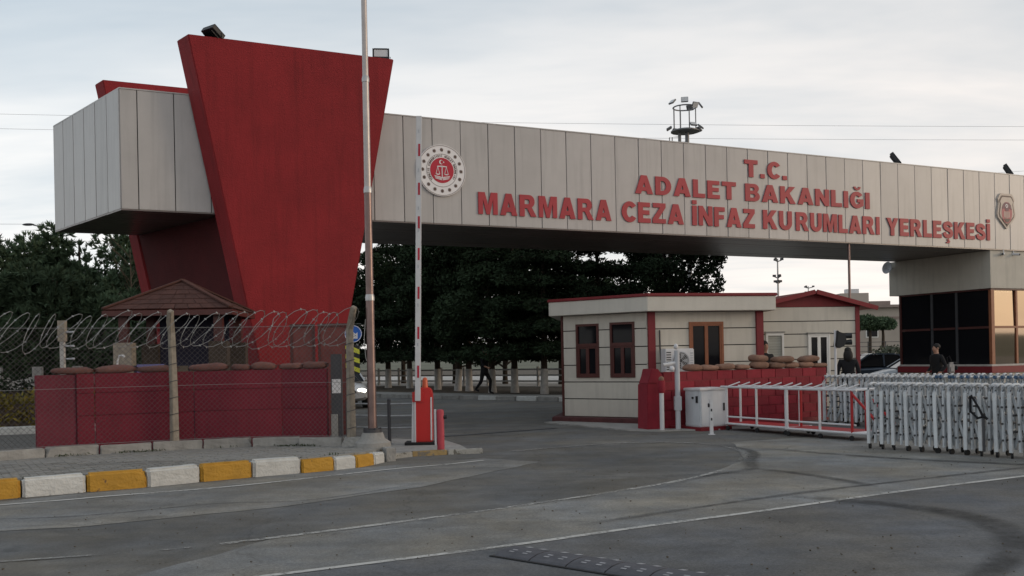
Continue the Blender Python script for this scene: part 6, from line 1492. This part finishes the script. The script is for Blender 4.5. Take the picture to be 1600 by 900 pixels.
for j, (a, z, tl) in enumerate([(-100, 17.25, -20), (-150, 17.25, -45), (-20, 17.05, -35), (-60, 16.95, 30), (60, 17.2, -30), (170, 15.75, -60), (-70, 15.75, -50), (-25, 15.7, -50), (120, 15.75, -50), (20, 15.7, -40)]):
    al = R(a); M = Matrix.Translation((0.98 * math.cos(al), 0.98 * math.sin(al), z)) @ Matrix.Rotation(al + R(90), 4, 'Z') @ Matrix.Rotation(R(tl), 4, 'X')
    q = MB(); q.box((0, 0, 0), (0.44, 0.10, 0.36)); q.v = [tuple(M @ Vector(v)) for v in q.v]; fl_ = q.build('floodlight', 'mast_grey', hm_, bevel=.02)
    q = MB(); q.box((0, -0.054, 0), (0.40, 0.006, 0.32)); q.v = [tuple(M @ Vector(v)) for v in q.v]; q.build('lens', 'lens', fl_)
sl_ = thing('street_lamp', 'double-armed street lamp above the left pines', 'street lamp', (-23.3, 50, 0))
q = MB(); q.tube([(0, 0, 0), (0, 0, 8.6)], [.12, .06], 8); q.build('shaft', 'dark_metal', sl_)
for sx in (-1, 1):
    q = MB(); q.tube([(0, 0, 8.5), (sx * .5, 0, 8.75), (sx * 1.5, 0, 9.0)], .035, 6); am = q.build('arm', 'dark_metal', sl_)
    q = MB(); q.ell((sx * 1.75, 0, 9.03), (.32, .12, .07), 12, 6); q.build('lamp_head', 'dark_metal', am)
def far_mast(label, x, y, h, head):
    t = thing('antenna_mast', label, 'mast', (x, y, 0)); q = MB(); q.tube([(0, 0, 0), (0, 0, h)], [.12, .05], 7); q.build('shaft', 'galvanised', t)
    for z, r_ in head:
        for k in range(3):
            a = 2.1 * k + z; q = MB(); q.tube([(0, 0, z), (r_ * math.cos(a), r_ * math.sin(a), z + .12)], .04, 5); ar = q.build('arm', 'dark_metal', t)
            q = MB(); q.box((r_ * math.cos(a), r_ * math.sin(a), z + .18), (.24, .10, .16), a); q.build('lamp', 'dark_metal', ar)
far_mast('thin antenna mast beyond the roofs with two clusters', 19.5, 70, 8.4, [(8.2, .3), (7.0, .25), (6.6, .2)])
far_mast('distant floodlight mast peeking over the gabled roof', 31, 100, 8.4, [(8.2, .5), (7.6, .3)])
far_mast('smaller distant mast right of the gabled roof peak', 38, 115, 7.2, [(7.0, .4)])
lp = thing('lamp_pole', 'pale lamp pole standing among the trees behind the guard house', 'pole', (6.2, 44, 0.12)); q = MB(); q.tube([(0, 0, 0), (0, 0, 8.0)], [.09, .06], 8); q.build('shaft', 'galvanised', lp)
q = MB(); q.tube([(0, 0, 7.95), (0, -.6, 8.2)], .04, 6); q.build('arm', 'galvanised', lp)
def wire(label, a, b, sag):
    P = [tuple(Vector(a).lerp(Vector(b), i / 24) - Vector((0, 0, sag * 4 * (i / 24) * (1 - i / 24)))) for i in range(25)]
    q = MB(); q.tube(P, 0.014, 4); o = q.build('overhead_wire', 'galvanised'); tag(o, label, 'wire', 'overhead wires')
wire('upper overhead wire crossing the sky', (-90, 95, 28.5), (110, 105, 24.8), 0.9)
wire('second overhead wire crossing the sky', (-90, 95, 27.0), (110, 105, 23.4), 0.9)
wire('third overhead wire just over the beam', (-60, 118, 18.4), (140, 118, 27.2), 0.6)
wire('lower overhead wire left of the beam end', (-120, 80, 16.2), (-20, 86, 14.0), 0.4)
wire('lowest overhead wire left of the beam end', (-120, 80, 14.2), (-20, 86, 12.6), 0.4)

# ------------------------------------------------------------------ rubber speed hump
sh_ = thing('speed_hump', 'worn grey rubber speed hump with pale dashes at the bottom edge', 'speed hump', (-0.18, 7.72, 0.0), math.atan2(-0.72, 0.84))
prof = [(0.0, 0.0), (0.03, 0.018), (0.12, 0.038), (0.20, 0.042), (0.28, 0.038), (0.37, 0.018), (0.40, 0.0)]
for k in range(6):
    x0 = 0.36 * k; q = MB()
    q.add([(x0 + .006, y, z + .006) for y, z in prof] + [(x0 + .352, y, z + .006) for y, z in prof], [(i, i + 1, i + 8, i + 7) for i in range(6)] + [tuple(range(7)), tuple(range(13, 6, -1))])
    sgm = q.build('segment', 'rubber', sh_)
    for y0, x in ((0.09, .08), (0.09, .22), (0.27, .10), (0.27, .24)):
        zf = 0.042 if .1 < y0 < .25 else 0.0395
        q = MB(); q.add([(x0 + x, y0, 0.031 + .009), (x0 + x + .05, y0, 0.031 + .009), (x0 + x + .05, y0 + .07, 0.047), (x0 + x, y0 + .07, 0.047)] if y0 < .2 else [(x0 + x, y0, 0.047), (x0 + x + .05, y0, 0.047), (x0 + x + .05, y0 + .07, 0.038), (x0 + x, y0 + .07, 0.038)], [(0, 1, 2, 3)]); q.build('dash', 'marking_grey', sgm)
q = MB(); q.lo(-0.02, 2.2, -0.03, -0.001, 0.004, 0.014); q.build('edge_strip', 'rubber_black', sh_)

# weeds and dirt grown into the joints along the edging and the kerb
rnd = np.random.default_rng(41); P_ = []
for s_ in np.arange(0.8, 7.6, 0.012):
    (x, y), d = polyat(EDGE, s_)
    if math.sin(s_ * 2.3) + math.sin(s_ * 5.1 + 1) > 0.35 + rnd.uniform(-.5, .9):
        P_.append((x + d[1] * rnd.uniform(0.005, .05), y - d[0] * rnd.uniform(0.005, .05), 0.205 + rnd.uniform(0, .028)))
for s_ in np.arange(0.5, 9.0, 0.02):
    (x, y), d = polyat(off, s_)
    if math.sin(s_ * 3.1 + 2) + math.sin(s_ * 7.7) > 0.7 + rnd.uniform(-.5, .9):
        P_.append((x - d[1] * rnd.uniform(.05, .09), y + d[0] * rnd.uniform(.05, .09), 0.205 + rnd.uniform(0, .02)))
P_ = np.array(P_); D = rnd.normal(size=P_.shape) * .6 + np.array([0, 0, .7])
o = put('weeds', leaf_mesh('weeds', P_, D, 0.055, 'leaf_mid', rnd, .3)); struct(o, 'stuff'); o['label'] = 'small weeds and moss in the joints of the pavement edging'
# gravel and litter specks on the road
rnd = np.random.default_rng(43); m = MB()
for k in range(450):
    y = 6.5 + 14 * rnd.uniform() ** 1.3; x = rnd.uniform(-.56, .56) * y
    if inside((x, y), PAVE) or inside((x, y), [tuple(p) for p in RF]): continue
    r_ = rnd.uniform(.003, .008); m.box((x, y, .012 + r_ * .3), (r_ * 2, r_ * 1.5, r_), rnd.uniform(0, 3), rnd.uniform(-.4, .4))
o = struct(m.build('road_grit', 'soil'), 'stuff'); o['label'] = 'loose grit scattered over the asphalt'
